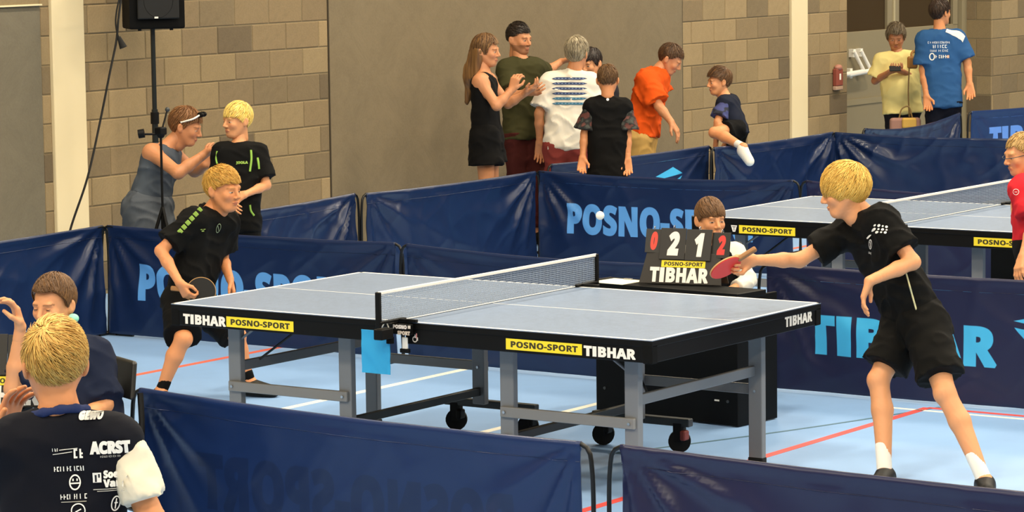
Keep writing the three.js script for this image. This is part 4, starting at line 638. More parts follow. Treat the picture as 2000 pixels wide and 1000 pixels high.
// right player
{
  const P = person('blond boy in black shirt and shorts stretching out a red bat on the right', { D: 14.5, S: 0.93, cell: 0.01, hc: 0.0038, handCell: 0.0038, face: [-0.95, -0.2, -0.1], bf: [-0.75, 0, 0.55], hs: 1.02, noEars: true, skin: skinFair,
    j: { head: [1650, 374, 0], neck: [1697, 428, 0.02], shB: [1722, 428, -0.13], elB: [1783, 512, -0.2], wrB: [1698, 549, -0.3], shA: [1668, 445, 0.13], elA: [1562, 508, 0.1], wrA: [1470, 508, 0.02], pel: [1788, 618, 0.03], hipB: [1806, 630, -0.07], hipA: [1770, 630, 0.1], kneeA: [1716, 742, 0.02], ankA: [1728, 927, -0.12], kneeB: [1846, 768, -0.25], ankB: [1924, 941, -0.38] },
    toeA: [-0.3, 0, 0.95], toeB: [-0.1, 0, 1], handB: { dir: [-0.35, -0.93, 0.05], n: [0.75, -0.35, 0.2], side: 1, curl: 0.4 }, handA: { dir: [-0.95, -0.1, 0.15], n: [0.1, -0.3, 0.95], side: 1, curl: 1.15, thumb: 0.9 },
    hair: { c: 0xd9a440, c2: 0xf5cf6c, h: 0.02, fy: 0.018, sy: -0.028, by: -0.075, n: 1000, len: 0.1, spike: 0.1, w: 0.0042, wob: 0.4, style: [0, -0.3, 0.45], crown: [0, 0.11, -0.06], ov: 0.032 }, brow: 0xb08a4a,
    top: { name: 'polo_shirt', c: 0x0b0a08, e: 0.02, hem: 0.1, sleeve: 0.72, fl: 0.02, wr: 0.009, collar: 0x0e0c0a }, bottom: { c: 0x0a0907, t: 0.78, fl: 0.03, e: 0.018, wr: 0.008 }, socks: 0xeeeae0, sockH: 0.3, shoes: 0x121212 });
  const g = P.garments.polo_shirt, J = P.J;
  decal(P.t, 'shirt_print', g, at(1688, 483, 14.3), vv([-0.35, 0.1, 0.93]), vv([0.25, 0.95, 0]), 0.055, 0.09, logoTex((x, W, H) => { x.strokeStyle = WHT; x.lineWidth = 9; x.beginPath(); x.ellipse(128, 90, 46, 62, 0, 0, 6.3); x.moveTo(100, 60); x.quadraticCurveTo(150, 90, 112, 130); x.moveTo(128, 30); x.lineTo(140, 150); x.stroke(); scribble(x, 78, 196, 100, 26, WHT); }));
  decal(P.t, 'sleeve_print', g, at(1728, 440, 14.2), vv([0.15, 0.4, 0.9]), vv([0.3, 0.95, 0]), 0.085, 0.08, logoTex((x) => { x.fillStyle = WHT; for (let r = 0; r < 3; r++) for (let c = 0; c < 4; c++) { x.beginPath(); x.arc(50 + c * 50 + (r % 2) * 10, 40 + r * 46, 13 + ((r + c) % 2) * 5, 0, 6.3); x.fill(); }  }));
  { const pts = []; for (let i = 0; i <= 16; i++) { const t = i / 16; pts.push(onCloth(g, 1770 + 30 * t, 534 + 108 * t, 13.9)); } ride(P, 'side_piping', [tube(pts, 0.0045, 60, 5)], std(0xd8d2a0, 0.7), g.mesh); }
  decal(P.t, 'shorts_print', P.garments.shorts, at(1843, 733, 14.3), vv([0.1, 0, 1]), UP, 0.05, 0.018, logoTex((x, W, H) => scribble(x, 4, 26, W - 8, 40, WHT), 256, 96), 4);
  // bat held at arm's length
  bat('red table tennis bat held out by the blond right player', at(1417, 522, 14.45), vv([0.84, 0.52, 0.05]), vv([0.5, -0.75, 0.6]), 0xec3a36, at(1462, 508, 14.5));
}
function bat(label, c, axis, normal, colour, grip) { // axis points from blade to handle
  const t = thing('table_tennis_bat', label, 'bat', c.toArray(), 0, 'table tennis bats'); axis = axis.clone().normalize(); normal = normal.clone().addScaledVector(axis, -normal.dot(axis)).normalize(); const side = axis.clone().cross(normal);
  const m = new THREE.Matrix4().makeBasis(side, axis, normal), sh = new THREE.Shape(); sh.absellipse(0, 0, 0.077, 0.08, 0, 2 * Math.PI); const sr = new THREE.Shape(); sr.absellipse(0, 0, 0.0735, 0.0765, 0, 2 * Math.PI);
  const q = (name, g, mat) => part(name, g.applyMatrix4(m), mat, t);
  q('blade', new THREE.ExtrudeGeometry(sh, { depth: 0.006, bevelEnabled: false, curveSegments: 40 }).translate(0, 0, -0.003), std(0xc79a62, 0.6));
  q('rubber', new THREE.ExtrudeGeometry(sr, { depth: 0.0025, bevelEnabled: true, bevelSize: -0.0008, bevelThickness: 0.0008, bevelSegments: 1, curveSegments: 40 }).translate(0, 0, 0.0035), std(colour, 0.5));
  q('rubber', new THREE.ExtrudeGeometry(sr, { depth: 0.0025, bevelEnabled: false, curveSegments: 40 }).translate(0, 0, -0.0062), std(colour === 0xec3a36 ? 0x101010 : 0xb3302a, 0.5));
  q('handle', rbox(0.027, 0.1, 0.023, 0.008, 0, 0.115, 0), std(0x9a6b3c, 0.5)); return t;
}
// left player
{
  const P = person('crouching blond boy in black shirt with green sleeve stripe at left of table', { D: 17.2, S: 0.87, cell: 0.01, hc: 0.0038, handCell: 0.004, face: [0.84, -0.1, 0.55], bf: [0.8, 0, 0.6], hs: 1.02, skin: skinWarm,
    j: { head: [436, 371, 0], neck: [411, 414, 0.04], shA: [374, 430, -0.12], elA: [314, 490, -0.2], wrA: [351, 553, -0.3], shB: [446, 432, 0.14], elB: [434, 500, 0.24], wrB: [449, 545, 0.05], pel: [362, 572, 0.06], hipA: [352, 588, -0.05], hipB: [383, 586, 0.14], kneeA: [358, 662, -0.28], ankA: atY(314, 16.95, 0.08), kneeB: [463, 655, 0.02], ankB: atY(487, 17.28, 0.08) },
    toeA: [0.4, 0, 0.9], toeB: [0.9, 0, 0.25], handA: { dir: [0.5, -0.85, 0.15], n: [0.6, 0.3, -0.7], side: -1, curl: 1.0 }, handB: { dir: [0.25, -0.95, 0.2], n: [-0.9, -0.1, 0.2], side: 1, curl: 0.45 },
    hair: { c: 0xc48c32, c2: 0xe8bb5c, h: 0.013, fy: 0.056, sy: 0.016, by: -0.055, n: 900, len: 0.045, spike: 0.14, w: 0.0045, style: [0.3, -0.1, 0.6] }, brow: 0xa87a3c,
    top: { c: 0x090908, e: 0.017, hem: 0.06, sleeve: 0.75, fl: 0.018, wr: 0.008, collar: 0x0c0b09 }, bottom: { c: 0x0a0908, t: 0.92, fl: 0.03, e: 0.016 }, socks: 0x0a0908, shoes: 0x1b1a16 });
  const g = P.garments.t_shirt, green = 0x8fb04a;
  { const gs = []; for (let i = 0; i < 6; i++) { const t = i / 5, u = 390 - 38 * t, v = 410 + 42 * t, d = at(u, v, 18).sub(at(u, v, 16)).normalize(), q = at(u, v, 16.6); for (let k = 0; k < 300; k++) { const s = g.sdf(q.x, q.y, q.z); if (s < 0.001) break; q.addScaledVector(d, Math.max(0.002, s * 0.7)); } gs.push(rbox(0.024, 0.026, 0.01, 0.003).applyMatrix4(new THREE.Matrix4().makeBasis(vv([0.74, 0.67, 0]), vv([-0.67, 0.74, 0]), VT)).translate(q.x, q.y, q.z)); } ride(P, 'sleeve_stripe', gs, std(green, 0.7), g.mesh).userData.label = 'green sleeve stripe'; }
  decal(P.t, 'shirt_print', g, at(405, 452, 17.0), vv([0.45, 0, 0.9]), UP, 0.04, 0.03, logoTex((x) => { x.fillStyle = '#9db45a'; x.fillRect(20, 60, 90, 40); x.fillRect(140, 60, 90, 40); x.fillRect(80, 130, 100, 60); }), 4);
  decal(P.t, 'shirt_print', g, at(444, 448, 17.1), vv([0.6, 0, 0.8]), UP, 0.05, 0.07, logoTex((x) => { x.strokeStyle = '#8fa080'; x.lineWidth = 16; x.beginPath(); x.ellipse(128, 130, 70, 90, 0, 0, 6.3); x.moveTo(90, 80); x.lineTo(160, 190); x.stroke(); }), 6);
  bat('black table tennis bat held by the crouching left player', at(393, 569, 16.92), vv([-0.97, 0.12, 0.05]), vv([0.15, 0.1, 0.98]), 0x0c0b09);
}
// woman in blue dress
{
  const P = person('woman in grey-blue sleeveless dress bending towards the blond boy', { D: 20.5, S: 0.97, hc: 0.0046, face: [0.94, -0.3, 0.15], bf: [0.95, 0, 0.3], hs: 1.02, skin: skinTan,
    j: { head: [363, 248, 0], neck: [326, 288, 0], shA: [296, 297, -0.1], elA: [348, 338, -0.28], wrA: [403, 299, -0.2], shB: [338, 300, 0.15], elB: [380, 334, 0.2], wrB: [402, 322, 0.05], pel: [288, 400, 0.02] },
    handA: { dir: [0.85, 0.4, 0], n: [0.2, -0.8, 0.4], side: 1, curl: 0.8 }, handB: { dir: [0.2, 0.95, 0], n: [0.5, 0, -0.8], curl: 0.5 },
    hair: { c: 0x6b4423, c2: 0x9a6a3c, h: 0.015, fy: 0.06, sy: 0.0, by: -0.07, n: 420, len: 0.06, spike: 0.12, style: [0, -0.2, -0.5] },
    top: { name: 'dress', c: 0x4c545e, e: 0.016, hem: 0.1, tank: true, wr: 0.008 }, bottom: { name: 'skirt', c: 0x50565e, skirt: 1.05, r: 0.155, e: 0.02, rise: 0.12, wr: 0.01 }, shoes: 0x6b5a48, aw: 1.12 });
  const J = P.J, HW = P.HW; const arc = (x0) => [HW(-0.085, 0.03, -0.02), HW(-0.082, 0.075, 0.05), HW(-0.04, 0.105, 0.075), HW(0.04, 0.105, 0.075), HW(0.082, 0.075, 0.05), HW(0.085, 0.03, -0.02)];
  const sg = ride(P, 'sunglasses', [tube(arc(), 0.006, 40, 6)], M.whitePaint); for (const s of [-1, 1]) { const c = HW(s * 0.035, 0.108, 0.078); part('lens', new THREE.SphereGeometry(0.026, 14, 10).scale(1.1, 0.7, 0.5).translate(c.x - P.root.x, c.y - P.root.y, c.z - P.root.z), M.black, sg); }
}
// blond boy standing
{
  const P = person('blond boy standing in black shirt with green stripes beside the woman in blue', { D: 20.15, S: 0.8, hc: 0.0046, face: [-0.75, -0.05, 0.62], bf: [-0.5, 0, 0.85], hs: 0.95, skin: skinFair,
    j: { head: [463, 236, 0], neck: [467, 281, 0], shA: [434, 298, -0.03], elA: [422, 362, -0.04], wrA: [446, 392, -0.18], shB: [505, 299, 0.03], elB: [520, 362, 0], wrB: [478, 380, -0.16], pel: [466, 424, 0] },
    handB: { dir: [-1, -0.1, 0.1], n: [0, -0.6, -0.6], side: -1, curl: 0.6 }, hair: { c: 0xecc352, c2: 0xfbdf88, h: 0.015, fy: 0.042, sy: 0.0, by: -0.055, n: 420, len: 0.06, spike: 0.04, style: [0, -0.3, 0.4] }, brow: 0xc09a54,
    top: { c: 0x090908, e: 0.018, hem: 0.07, sleeve: 0.78, fl: 0.02 }, bottom: { c: 0x090908, t: 0.85, fl: 0.02 }, socks: 0xdddddd, shoes: 0x20242c });
  const g = P.garments.t_shirt; const stripe = (pts, r = 0.005) => { const q = pts.map(([u, v]) => { const p = at(u, v, 19.5), d = at(u, v, 21).sub(at(u, v, 20)).normalize(); for (let i = 0; i < 300; i++) { const s = g.sdf(p.x, p.y, p.z); if (s < 0.001) break; p.addScaledVector(d, Math.max(0.002, s * 0.7)); } return p; }); ride(P, 'stripe', [tube(q, r, 20, 5)], std(0x93c24e, 0.7), g.mesh).userData.label = 'bright green stripe'; };
  stripe([[490, 293], [491, 310], [488, 335]], 0.008); stripe([[503, 308], [505, 320], [506, 330]], 0.008); stripe([[424, 295], [422, 310], [424, 320]], 0.006); stripe([[488, 400], [490, 412], [496, 421]], 0.008);
  decal(P.t, 'shirt_print', g, at(467, 319, 20), vv([-0.2, 0, 1]), UP, 0.07, 0.022, logoTex((x, W, H) => word(x, 'JOOLA', 4, 8, W - 8, H - 16, '#8fb04a', 0.14), 256, 80), 6);
}
// foreground boy seen from behind
{
  const P = person('blond boy in navy shirt with one white sleeve seen from behind in the foreground', { D: 8.0, S: 0.93, w: 0.98, cell: 0.015, hc: 0.0035, handCell: 0.0036, face: [-0.3, -0.08, -0.95], bf: [-0.2, 0, -1], hs: 0.93, skin: skinWarm,
    j: { head: [106, 712, 0], neck: [116, 798, 0.01], shA: [26, 872, 0.0], elA: [-50, 1010, 0.12], wrA: [8, 850, 0.2], shB: [234, 858, 0.02], elB: [296, 1014, 0.0], wrB: [300, 1175, -0.12], pel: [125, 1165, 0.03] },
    handA: { dir: [0.25, 0.92, 0.1], n: [0.7, 0.1, 0.5], side: 1, curl: 0.35, spread: 0.12 }, nw: 1.02,
    hair: { c: 0xb27e30, c2: 0xefc86e, wob: 0.35, h: 0.011, fy: 0.05, sy: 0.02, by: -0.06, n: 1900, len: 0.09, spike: 0.22, w: 0.004, lockY: -0.01, ov: 0.02, style: [-0.5, 0.1, -0.05], crown: [0.035, 0.115, -0.07] },
    top: { c: 0x0c0e18, e: 0.016, hem: 0.08, sleeve: 0.7, fl: 0.0, wr: 0.005, collar: 0x28335c, sleeveC: { B: { c: 0xe3dac4, label: 'white right sleeve' } } }, bottom: { c: 0x12121a, t: 0.8 }, socks: 0xe8e4da, shoes: 0x202020 });
  const g = P.garments.t_shirt, bk = vv([-0.05, 0.1, 1]), up = vv([-0.02, 1, -0.1]), A = (u, v) => at(u, v, 7.85), mm = 1 / 783;
  const put = (u0, v0, u1, v1, draw, W = 256, H = 128, c = 10) => decal(P.t, 'shirt_print', g, A((u0 + u1) / 2, (v0 + v1) / 2), bk, up, (u1 - u0) * mm, (v1 - v0) * mm, logoTex(draw, W, H), c);
  put(138, 804, 186, 828, (x, W, H) => word(x, 'GEWO', 4, 16, W - 8, H - 36, WHT, 0.14));
  put(163, 864, 242, 902, (x, W, H) => { word(x, 'ACRST', 4, 6, W - 8, 86, WHT, 0.12); scribble(x, 66, 102, 120, 14, '#b9b6ae'); });
  put(92, 876, 158, 932, (x) => { scribble(x, 4, 10, 44, 26, WHT); x.strokeStyle = WHT; x.lineWidth = 5; x.beginPath(); x.moveTo(56, 26); x.lineTo(190, 16); x.moveTo(6, 60); x.lineTo(150, 44); x.stroke(); scribble(x, 160, 22, 80, 76, WHT); scribble(x, 10, 160, 230, 40, WHT); }, 256, 230);
  put(168, 922, 240, 968, (x) => { x.fillStyle = WHT; x.fillRect(4, 20, 60, 70); x.fillStyle = '#15151f'; x.fillRect(18, 36, 14, 50); x.fillRect(42, 30, 12, 26); word(x, 'Soerie', 76, 6, 176, 56, WHT, 0.1); word(x, 'Vans', 76, 70, 150, 56, WHT, 0.1); x.fillStyle = '#c8c4ba'; x.fillRect(4, 136, 240, 6); x.fillRect(30, 150, 190, 5); }, 256, 164);
  put(106, 930, 160, 992, (x) => { x.strokeStyle = WHT; x.lineWidth = 12; x.beginPath(); x.ellipse(140, 70, 46, 58, 0, 0, 6.3); x.moveTo(100, 78); x.lineTo(180, 78); x.moveTo(122, 40); x.lineTo(122, 60); x.moveTo(158, 40); x.lineTo(158, 60); x.stroke(); scribble(x, 6, 164, 244, 42, WHT); x.fillStyle = '#bbb6aa'; x.fillRect(10, 224, 230, 6); }, 256, 256);
  put(124, 984, 160, 1020, (x) => { x.strokeStyle = WHT; x.lineWidth = 16; x.beginPath(); x.arc(128, 128, 92, 0, 6.3); x.moveTo(90, 150); x.lineTo(170, 110); x.stroke(); }, 256, 256, 5);
  put(196, 972, 224, 1010, (x) => { x.strokeStyle = WHT; x.lineWidth = 18; x.beginPath(); x.ellipse(128, 128, 60, 100, 0.4, 0, 6.3); x.moveTo(150, 60); x.lineTo(110, 200); x.moveTo(110, 120); x.lineTo(160, 120); x.stroke(); }, 256, 256, 5);
}
// seated child at the desk on the left
{
  const P = person('brown-haired child in navy shirt seated with a raised hand at the left edge', { D: 12.45, S: 0.85, cell: 0.01, hc: 0.0036, handCell: 0.0034, face: [-0.45, -0.14, 0.88], bf: [-0.85, 0, 0.5], hs: 0.95, skin: skinFair, sit: true, squint: 0.35,
    j: { head: [104, 596, 0], neck: [140, 666, 0.03], shB: [186, 694, 0.06], elB: [205, 790, 0.02], wrB: [140, 830, -0.18], shA: [98, 694, -0.1], elA: [24, 760, -0.2], wrA: [40, 638, -0.24], pel: [186, 848, 0.1] },
    handA: { dir: [-0.2, 0.95, 0.1], n: [-0.85, 0.1, 0.4], side: -1, curl: 0.55, spread: 0.1, thumb: 1.3, k: 1.05 }, hair: { c: 0x4a3018, c2: 0x7a5429, h: 0.016, fy: 0.08, sy: 0.0, by: -0.06, n: 900, len: 0.07, spike: 0.06, w: 0.0045, ov: 0.003, style: [0.7, -0.1, 0.1] }, brow: 0x3c2815,
    top: { c: 0x1b2236, e: 0.018, hem: 0.03, sleeve: 0.85, fl: 0.02, wr: 0.008 }, bottom: { name: 'trousers', c: 0x15171f, t: 1.9 }, shoes: 0x222222 });
  const q = at(143, 622, 12.4); part('hair_tie', new THREE.SphereGeometry(0.024, 16, 12).scale(1, 0.8, 0.9).translate(q.x - P.root.x, q.y - P.root.y, q.z - P.root.z), std(0x93e0c0, 0.6), P.t).userData.label = 'mint green round tie';
  chair('black chair under the seated brown-haired child beside the front barrier', [P.J.pel.x - 0.08, 0, P.J.pel.z + 0.0], Math.atan2(P.bf.x, P.bf.z));
}
// umpire behind the desk
{
  const P = person('brown-haired umpire boy seated behind the score board on the black desk', { D: 16.55, S: 0.85, cell: 0.01, hc: 0.0036, face: [0.38, -0.06, 0.92], bf: [0.1, 0, 1], hs: 0.92, skin: skinFair, sit: true, gaze: 0.002,
    j: { head: [1388, 430, 0], neck: [1391, 480, 0.02], shA: [1350, 497, 0.02], elA: [1336, 552, 0.0], wrA: [1362, 566, -0.2], shB: [1436, 497, 0.0], elB: [1462, 548, -0.05], wrB: [1430, 566, -0.2], pel: [1394, 622, 0.08] },
    handA: { dir: [0.5, 0, 0.8], n: [0, -1, 0], side: 1, curl: 0.2 }, handB: { dir: [-0.5, 0, 0.8], n: [0, -1, 0], side: -1, curl: 0.2 },
    hair: { c: 0x4f3419, c2: 0x7a5228, h: 0.014, fy: 0.042, sy: 0.004, by: -0.06, n: 800, len: 0.06, spike: 0.03, w: 0.0045, style: [0.2, -0.3, 0.6] }, brow: 0x4a3018,
    top: { name: 'long_sleeved_shirt', c: 0xe4dfd2, e: 0.008, hem: 0.03, sleeve: 1.75, wr: 0.007, vest: 0x101012 }, bottom: { name: 'trousers', c: 0x14141a, t: 1.9 }, shoes: 0x202020 });
  chair('black chair under the umpire boy behind the desk', [P.J.pel.x, 0, P.J.pel.z - 0.02], 0.6);
}
// player in red at the right edge
{
  const P = person('short-haired player in red shirt with glasses at the right picture edge', { D: 17.5, S: 0.92, face: [-0.93, -0.2, 0.3], bf: [-0.85, 0, 0.5], hs: 1.0, skin: skinFair,
    j: { head: [1996, 302, 0], neck: [2010, 350, 0], shA: [2000, 368, -0.13], elA: [2018, 440, -0.2], wrA: [1998, 500, -0.26], shB: [2016, 366, 0.14], elB: [2000, 430, 0.25], wrB: [1985, 415, 0.1], pel: [2022, 470, 0.03] },
    hair: { c: 0xb08848, c2: 0xc9a468, h: 0.006, fy: 0.06, sy: 0.01, by: -0.05, n: 300, len: 0.03, spike: 0.05 }, top: { c: 0xd02832, e: 0.024, hem: 0.03, sleeve: 0.7, wr: 0.009 }, bottom: { name: 'trousers', c: 0x16110f, t: 1.9, e: 0.02 }, shoes: 0x222222 });
  const H = P.HW, gl = ride(P, 'glasses', [tube([H(-0.07, 0.006, 0.02), H(-0.066, 0.006, 0.08), H(-0.03, 0.004, 0.104), H(0.03, 0.004, 0.104), H(0.066, 0.006, 0.08), H(0.07, 0.006, 0.02)], 0.0022, 40, 5)], M.darkSteel);
  decal(P.t, 'shirt_print', P.garments.t_shirt, at(1984, 375, 17.3), vv([-0.7, 0, 0.7]), UP, 0.05, 0.05, logoTex((x) => { x.strokeStyle = '#f3dcd8'; x.lineWidth = 18; x.beginPath(); x.arc(128, 128, 80, 0, 6.3); x.moveTo(90, 128); x.lineTo(166, 128); x.stroke(); }), 4);
}
// group by the grey board
{
  person('long-haired woman in black top and shorts standing by the grey board', { D: 23.75, S: 0.98, hc: 0.0056, cell: 0.012, handCell: 0.0055, face: [0.93, -0.08, 0.35], bf: [0.9, 0, 0.4], hs: 1.0, skin: skinTan,
    j: { head: [950, 100, 0], neck: [944, 143, 0], shA: [938, 158, -0.12], elA: [970, 207, -0.2], wrA: [1000, 175, -0.16], shB: [954, 155, 0.14], elB: [992, 203, 0.16], wrB: [1025, 183, 0.1], pel: [950, 262, 0] },
    handA: { dir: [0.3, 0.9, 0], n: [0.5, 0, -0.8], curl: 0.8 }, hair: { c: 0x5a3c20, c2: 0x8a6438, h: 0.018, fy: 0.072, sy: -0.06, by: -0.08, n: 300, len: 0.09, spike: 0.02, style: [0, -0.8, -0.3], fall: (HW, J) => [cone(HW(0, 0.02, -0.07), HW(0, -0.2, -0.11), 0.06, 0.06, 0.05), cone(HW(0.02, -0.15, -0.11), HW(0.02, -0.4, -0.14), 0.055, 0.02, 0.05), cone(HW(-0.06, 0.0, -0.03), HW(-0.06, -0.2, -0.05), 0.035, 0.03, 0.04)] },
    top: { name: 'tank_top', c: 0x090808, e: 0.01, hem: 0.05, tank: true }, bottom: { c: 0x090808, t: 0.45, fl: 0.05, e: 0.02 }, shoes: 0xdddddd });
  person('dark-haired man in olive shirt and maroon trousers reaching out by the grey board', { D: 24.95, S: 1.04, hc: 0.0056, cell: 0.012, handCell: 0.0055, tuck: true, face: [0.76, -0.1, 0.62], bf: [0.6, 0, 0.8], hs: 1.05, skin: skinTan, beard: 0x2a1c12,
    j: { head: [1014, 77, 0], neck: [1017, 116, 0], shA: [988, 134, -0.04], elA: [998, 190, -0.22], wrA: [1028, 180, -0.36], shB: [1046, 132, 0.05], elB: [1066, 141, 0.2], wrB: [1096, 120, 0.32], pel: [1024, 250, 0] },
    handB: { dir: [0.8, 0.3, 0.3], n: [0, -1, 0], curl: 0.3 }, hair: { c: 0x1e1510, c2: 0x35261a, h: 0.008, topk: 2.2, fy: 0.06, sy: 0.02, by: -0.02, n: 320, len: 0.03, spike: 0.08, style: [0, 0.3, 0.6] }, top: { c: 0x3c3a20, e: 0.02, hem: 0.06, sleeve: 0.75 }, bottom: { name: 'trousers', c: 0x451a16, t: 1.85, e: 0.012 }, shoes: 0x222222 });
  const P = person('grey-haired man in white shirt with blue back print seen from behind', { D: 24.7, S: 1.0, w: 1.1, hc: 0.0056, cell: 0.012, handCell: 0.0055, tuck: true, face: [0.38, -0.05, -0.92], bf: [0.2, 0, -1], hs: 1.03, skin: skinTan,
    j: { head: [1127, 105, 0], neck: [1118, 143, 0], shA: [1072, 162, 0], elA: [1053, 222, -0.02], wrA: [1054, 278, 0.05], shB: [1152, 162, 0], elB: [1166, 222, 0], wrB: [1160, 278, 0.05], pel: [1108, 280, 0] },
    hair: { c: 0x7d6f58, c2: 0xc4b696, h: 0.02, fy: 0.05, sy: -0.02, by: -0.08, n: 380, len: 0.06, spike: 0.14, style: [0, -0.2, -0.2] }, top: { c: 0xe6dfcf, e: 0.022, hem: 0.02, sleeve: 0.8, fl: 0.025, wr: 0.009 }, bottom: { c: 0x8a3c36, t: 0.75, e: 0.012 }, shoes: 0x444444 });
  decal(P.t, 'shirt_print', P.garments.t_shirt, at(1110, 178, 24.5), vv([-0.1, 0.05, 1]), UP, 0.29, 0.25, logoTex((x, W, H) => { for (let i = 0; i < 6; i++) { const y = 16 + i * 40; x.fillStyle = i === 4 || i === 5 ? '#2f6f8c' : '#2b3f6a'; x.beginPath(); x.moveTo(6, y + 10); x.lineTo(40, y); x.lineTo(W - 30, y + 4); x.lineTo(W - 4, y + 12); x.lineTo(W - 40, y + 22); x.lineTo(30, y + 20); x.fill(); x.fillStyle = '#8fa3c0'; for (let k = 0; k < 9; k++) x.fillRect(26 + k * 24, y + 8, 10, 5); } }), 10);
  person('dark-haired person with lowered face half hidden behind the white shirted man', { D: 25.7, S: 0.92, hc: 0.0056, cell: 0.014, handCell: 0.006, face: [-0.6, -0.25, 0.76], hs: 0.98, skin: skinFair,
    j: { head: [1154, 124, 0], neck: [1160, 157, 0], shA: [1132, 174, 0], elA: [1125, 225, 0], wrA: [1128, 268, -0.05], shB: [1190, 174, 0], elB: [1196, 225, 0], wrB: [1192, 268, -0.05], pel: [1160, 275, 0] },
    hair: { c: 0x1e1512, c2: 0x33241c, h: 0.016, fy: 0.05, sy: -0.04, by: -0.07, n: 220, len: 0.06, spike: 0.03 }, top: { c: 0x2a2a30, e: 0.018 }, bottom: { name: 'trousers', c: 0x22242c, t: 1.85 }, shoes: 0x222222 });
  const camo = (x, y, z) => { const k = nz(x * 22, y * 22, z * 22); return k > 0.12 ? col(0x5a2f28) : k < -0.15 ? col(0x3d3f3a) : col(0x151412); };
  const B = person('short-haired boy in black shirt with patterned sleeves seen from behind', { D: 23.9, S: 0.87, hc: 0.0056, cell: 0.012, handCell: 0.0055, tuck: true, face: [0.1, -0.12, -0.98], bf: [0, 0, -1], hs: 0.97, skin: skinWarm,
    j: { head: [1187, 157, 0], neck: [1187, 193, 0], shA: [1154, 208, 0], elA: [1142, 262, 0], wrA: [1138, 308, -0.04], shB: [1220, 208, 0], elB: [1225, 262, 0], wrB: [1226, 312, -0.04], pel: [1187, 312, 0] },
    hair: { c: 0x5c3f22, c2: 0x7d5a33, h: 0.01, fy: 0.05, sy: 0.02, by: -0.03, n: 320, len: 0.04, spike: 0.1 }, top: { c: 0x0a0908, e: 0.022, hem: 0.12, sleeve: 0.82, fl: 0.025, sleeveC: { A: { c: 0x151412, tint: camo, label: 'dark patterned sleeve' }, B: { c: 0x151412, tint: camo, label: 'dark patterned sleeve' } } }, bottom: { c: 0x090908, t: 0.8 }, socks: 0xdddddd, shoes: 0x222222 });
  decal(B.t, 'shirt_print', B.garments.t_shirt, at(1187, 194, 23.8), vv([0, 0.1, 1]), UP, 0.03, 0.03, logoTex((x) => { x.fillStyle = '#e8e8e4'; x.beginPath(); x.arc(128, 128, 90, 0, 6.3); x.fill(); }), 3);
  person('man in orange shirt and khaki shorts stooping by the grey board', { D: 26.0, S: 1.05, w: 1.14, hc: 0.0056, cell: 0.012, handCell: 0.0055, face: [0.8, -0.55, 0.2], bf: [0.9, 0, 0.35], hs: 1.02, skin: skinTan,
    j: { head: [1309, 116, 0], neck: [1284, 140, 0], shA: [1262, 156, -0.16], elA: [1287, 208, -0.24], wrA: [1311, 238, -0.32], shB: [1272, 152, 0.16], elB: [1292, 190, 0.22], wrB: [1304, 158, 0.12], pel: [1250, 262, 0] }, handA: { dir: [0.5, -0.8, 0.1], curl: 0.35 },
    hair: { c: 0x47301b, c2: 0x6b4a2b, h: 0.013, fy: 0.068, sy: 0.012, by: -0.06, n: 320, len: 0.045, spike: 0.08 }, top: { c: 0xdc5414, e: 0.026, hem: -0.03, sleeve: 0.85, fl: 0.03, wr: 0.014 }, bottom: { c: 0xc9a35f, t: 0.85, e: 0.016 }, socks: 0xdddddd, shoes: 0x555555 });
  person('boy in dark shirt swinging a leg with white shoe over the barrier', { D: 26.5, S: 0.88, hc: 0.0056, cell: 0.012, handCell: 0.0055, face: [-0.94, -0.1, 0.3], bf: [-0.9, 0, 0.4], hs: 0.96, skin: skinFair,
    j: { head: [1404, 160, 0], neck: [1416, 190, 0], shA: [1413, 202, -0.14], elA: [1402, 238, -0.2], wrA: [1399, 270, -0.16], shB: [1428, 200, 0.12], elB: [1432, 245, 0.12], wrB: [1420, 272, 0.1], pel: [1436, 248, 0], hipA: [1434, 253, -0.07], hipB: [1438, 253, 0.09], kneeA: [1396, 259, -0.36], ankA: [1452, 287, -0.66] }, toeA: [0.35, -0.85, 0.3],
    hair: { c: 0x4c331b, c2: 0x77522c, h: 0.02, fy: 0.06, sy: 0.014, by: -0.05, n: 360, len: 0.05, spike: 0.12, style: [0.2, 0, 0.4] }, top: { c: 0x1b2030, e: 0.016, hem: 0.05, sleeve: 0.72, sleeveC: { A: { c: 0x2f3358, tint: (x, y, z) => nz(x * 16, y * 16, z * 16) > 0 ? col(0x3d4478) : col(0x1b2030), label: 'purple patterned sleeve' } } }, bottom: { c: 0x0a0a0b, t: 0.55, e: 0.014 }, socks: 0xeeeae0, shoes: 0xf0ebdc });
}
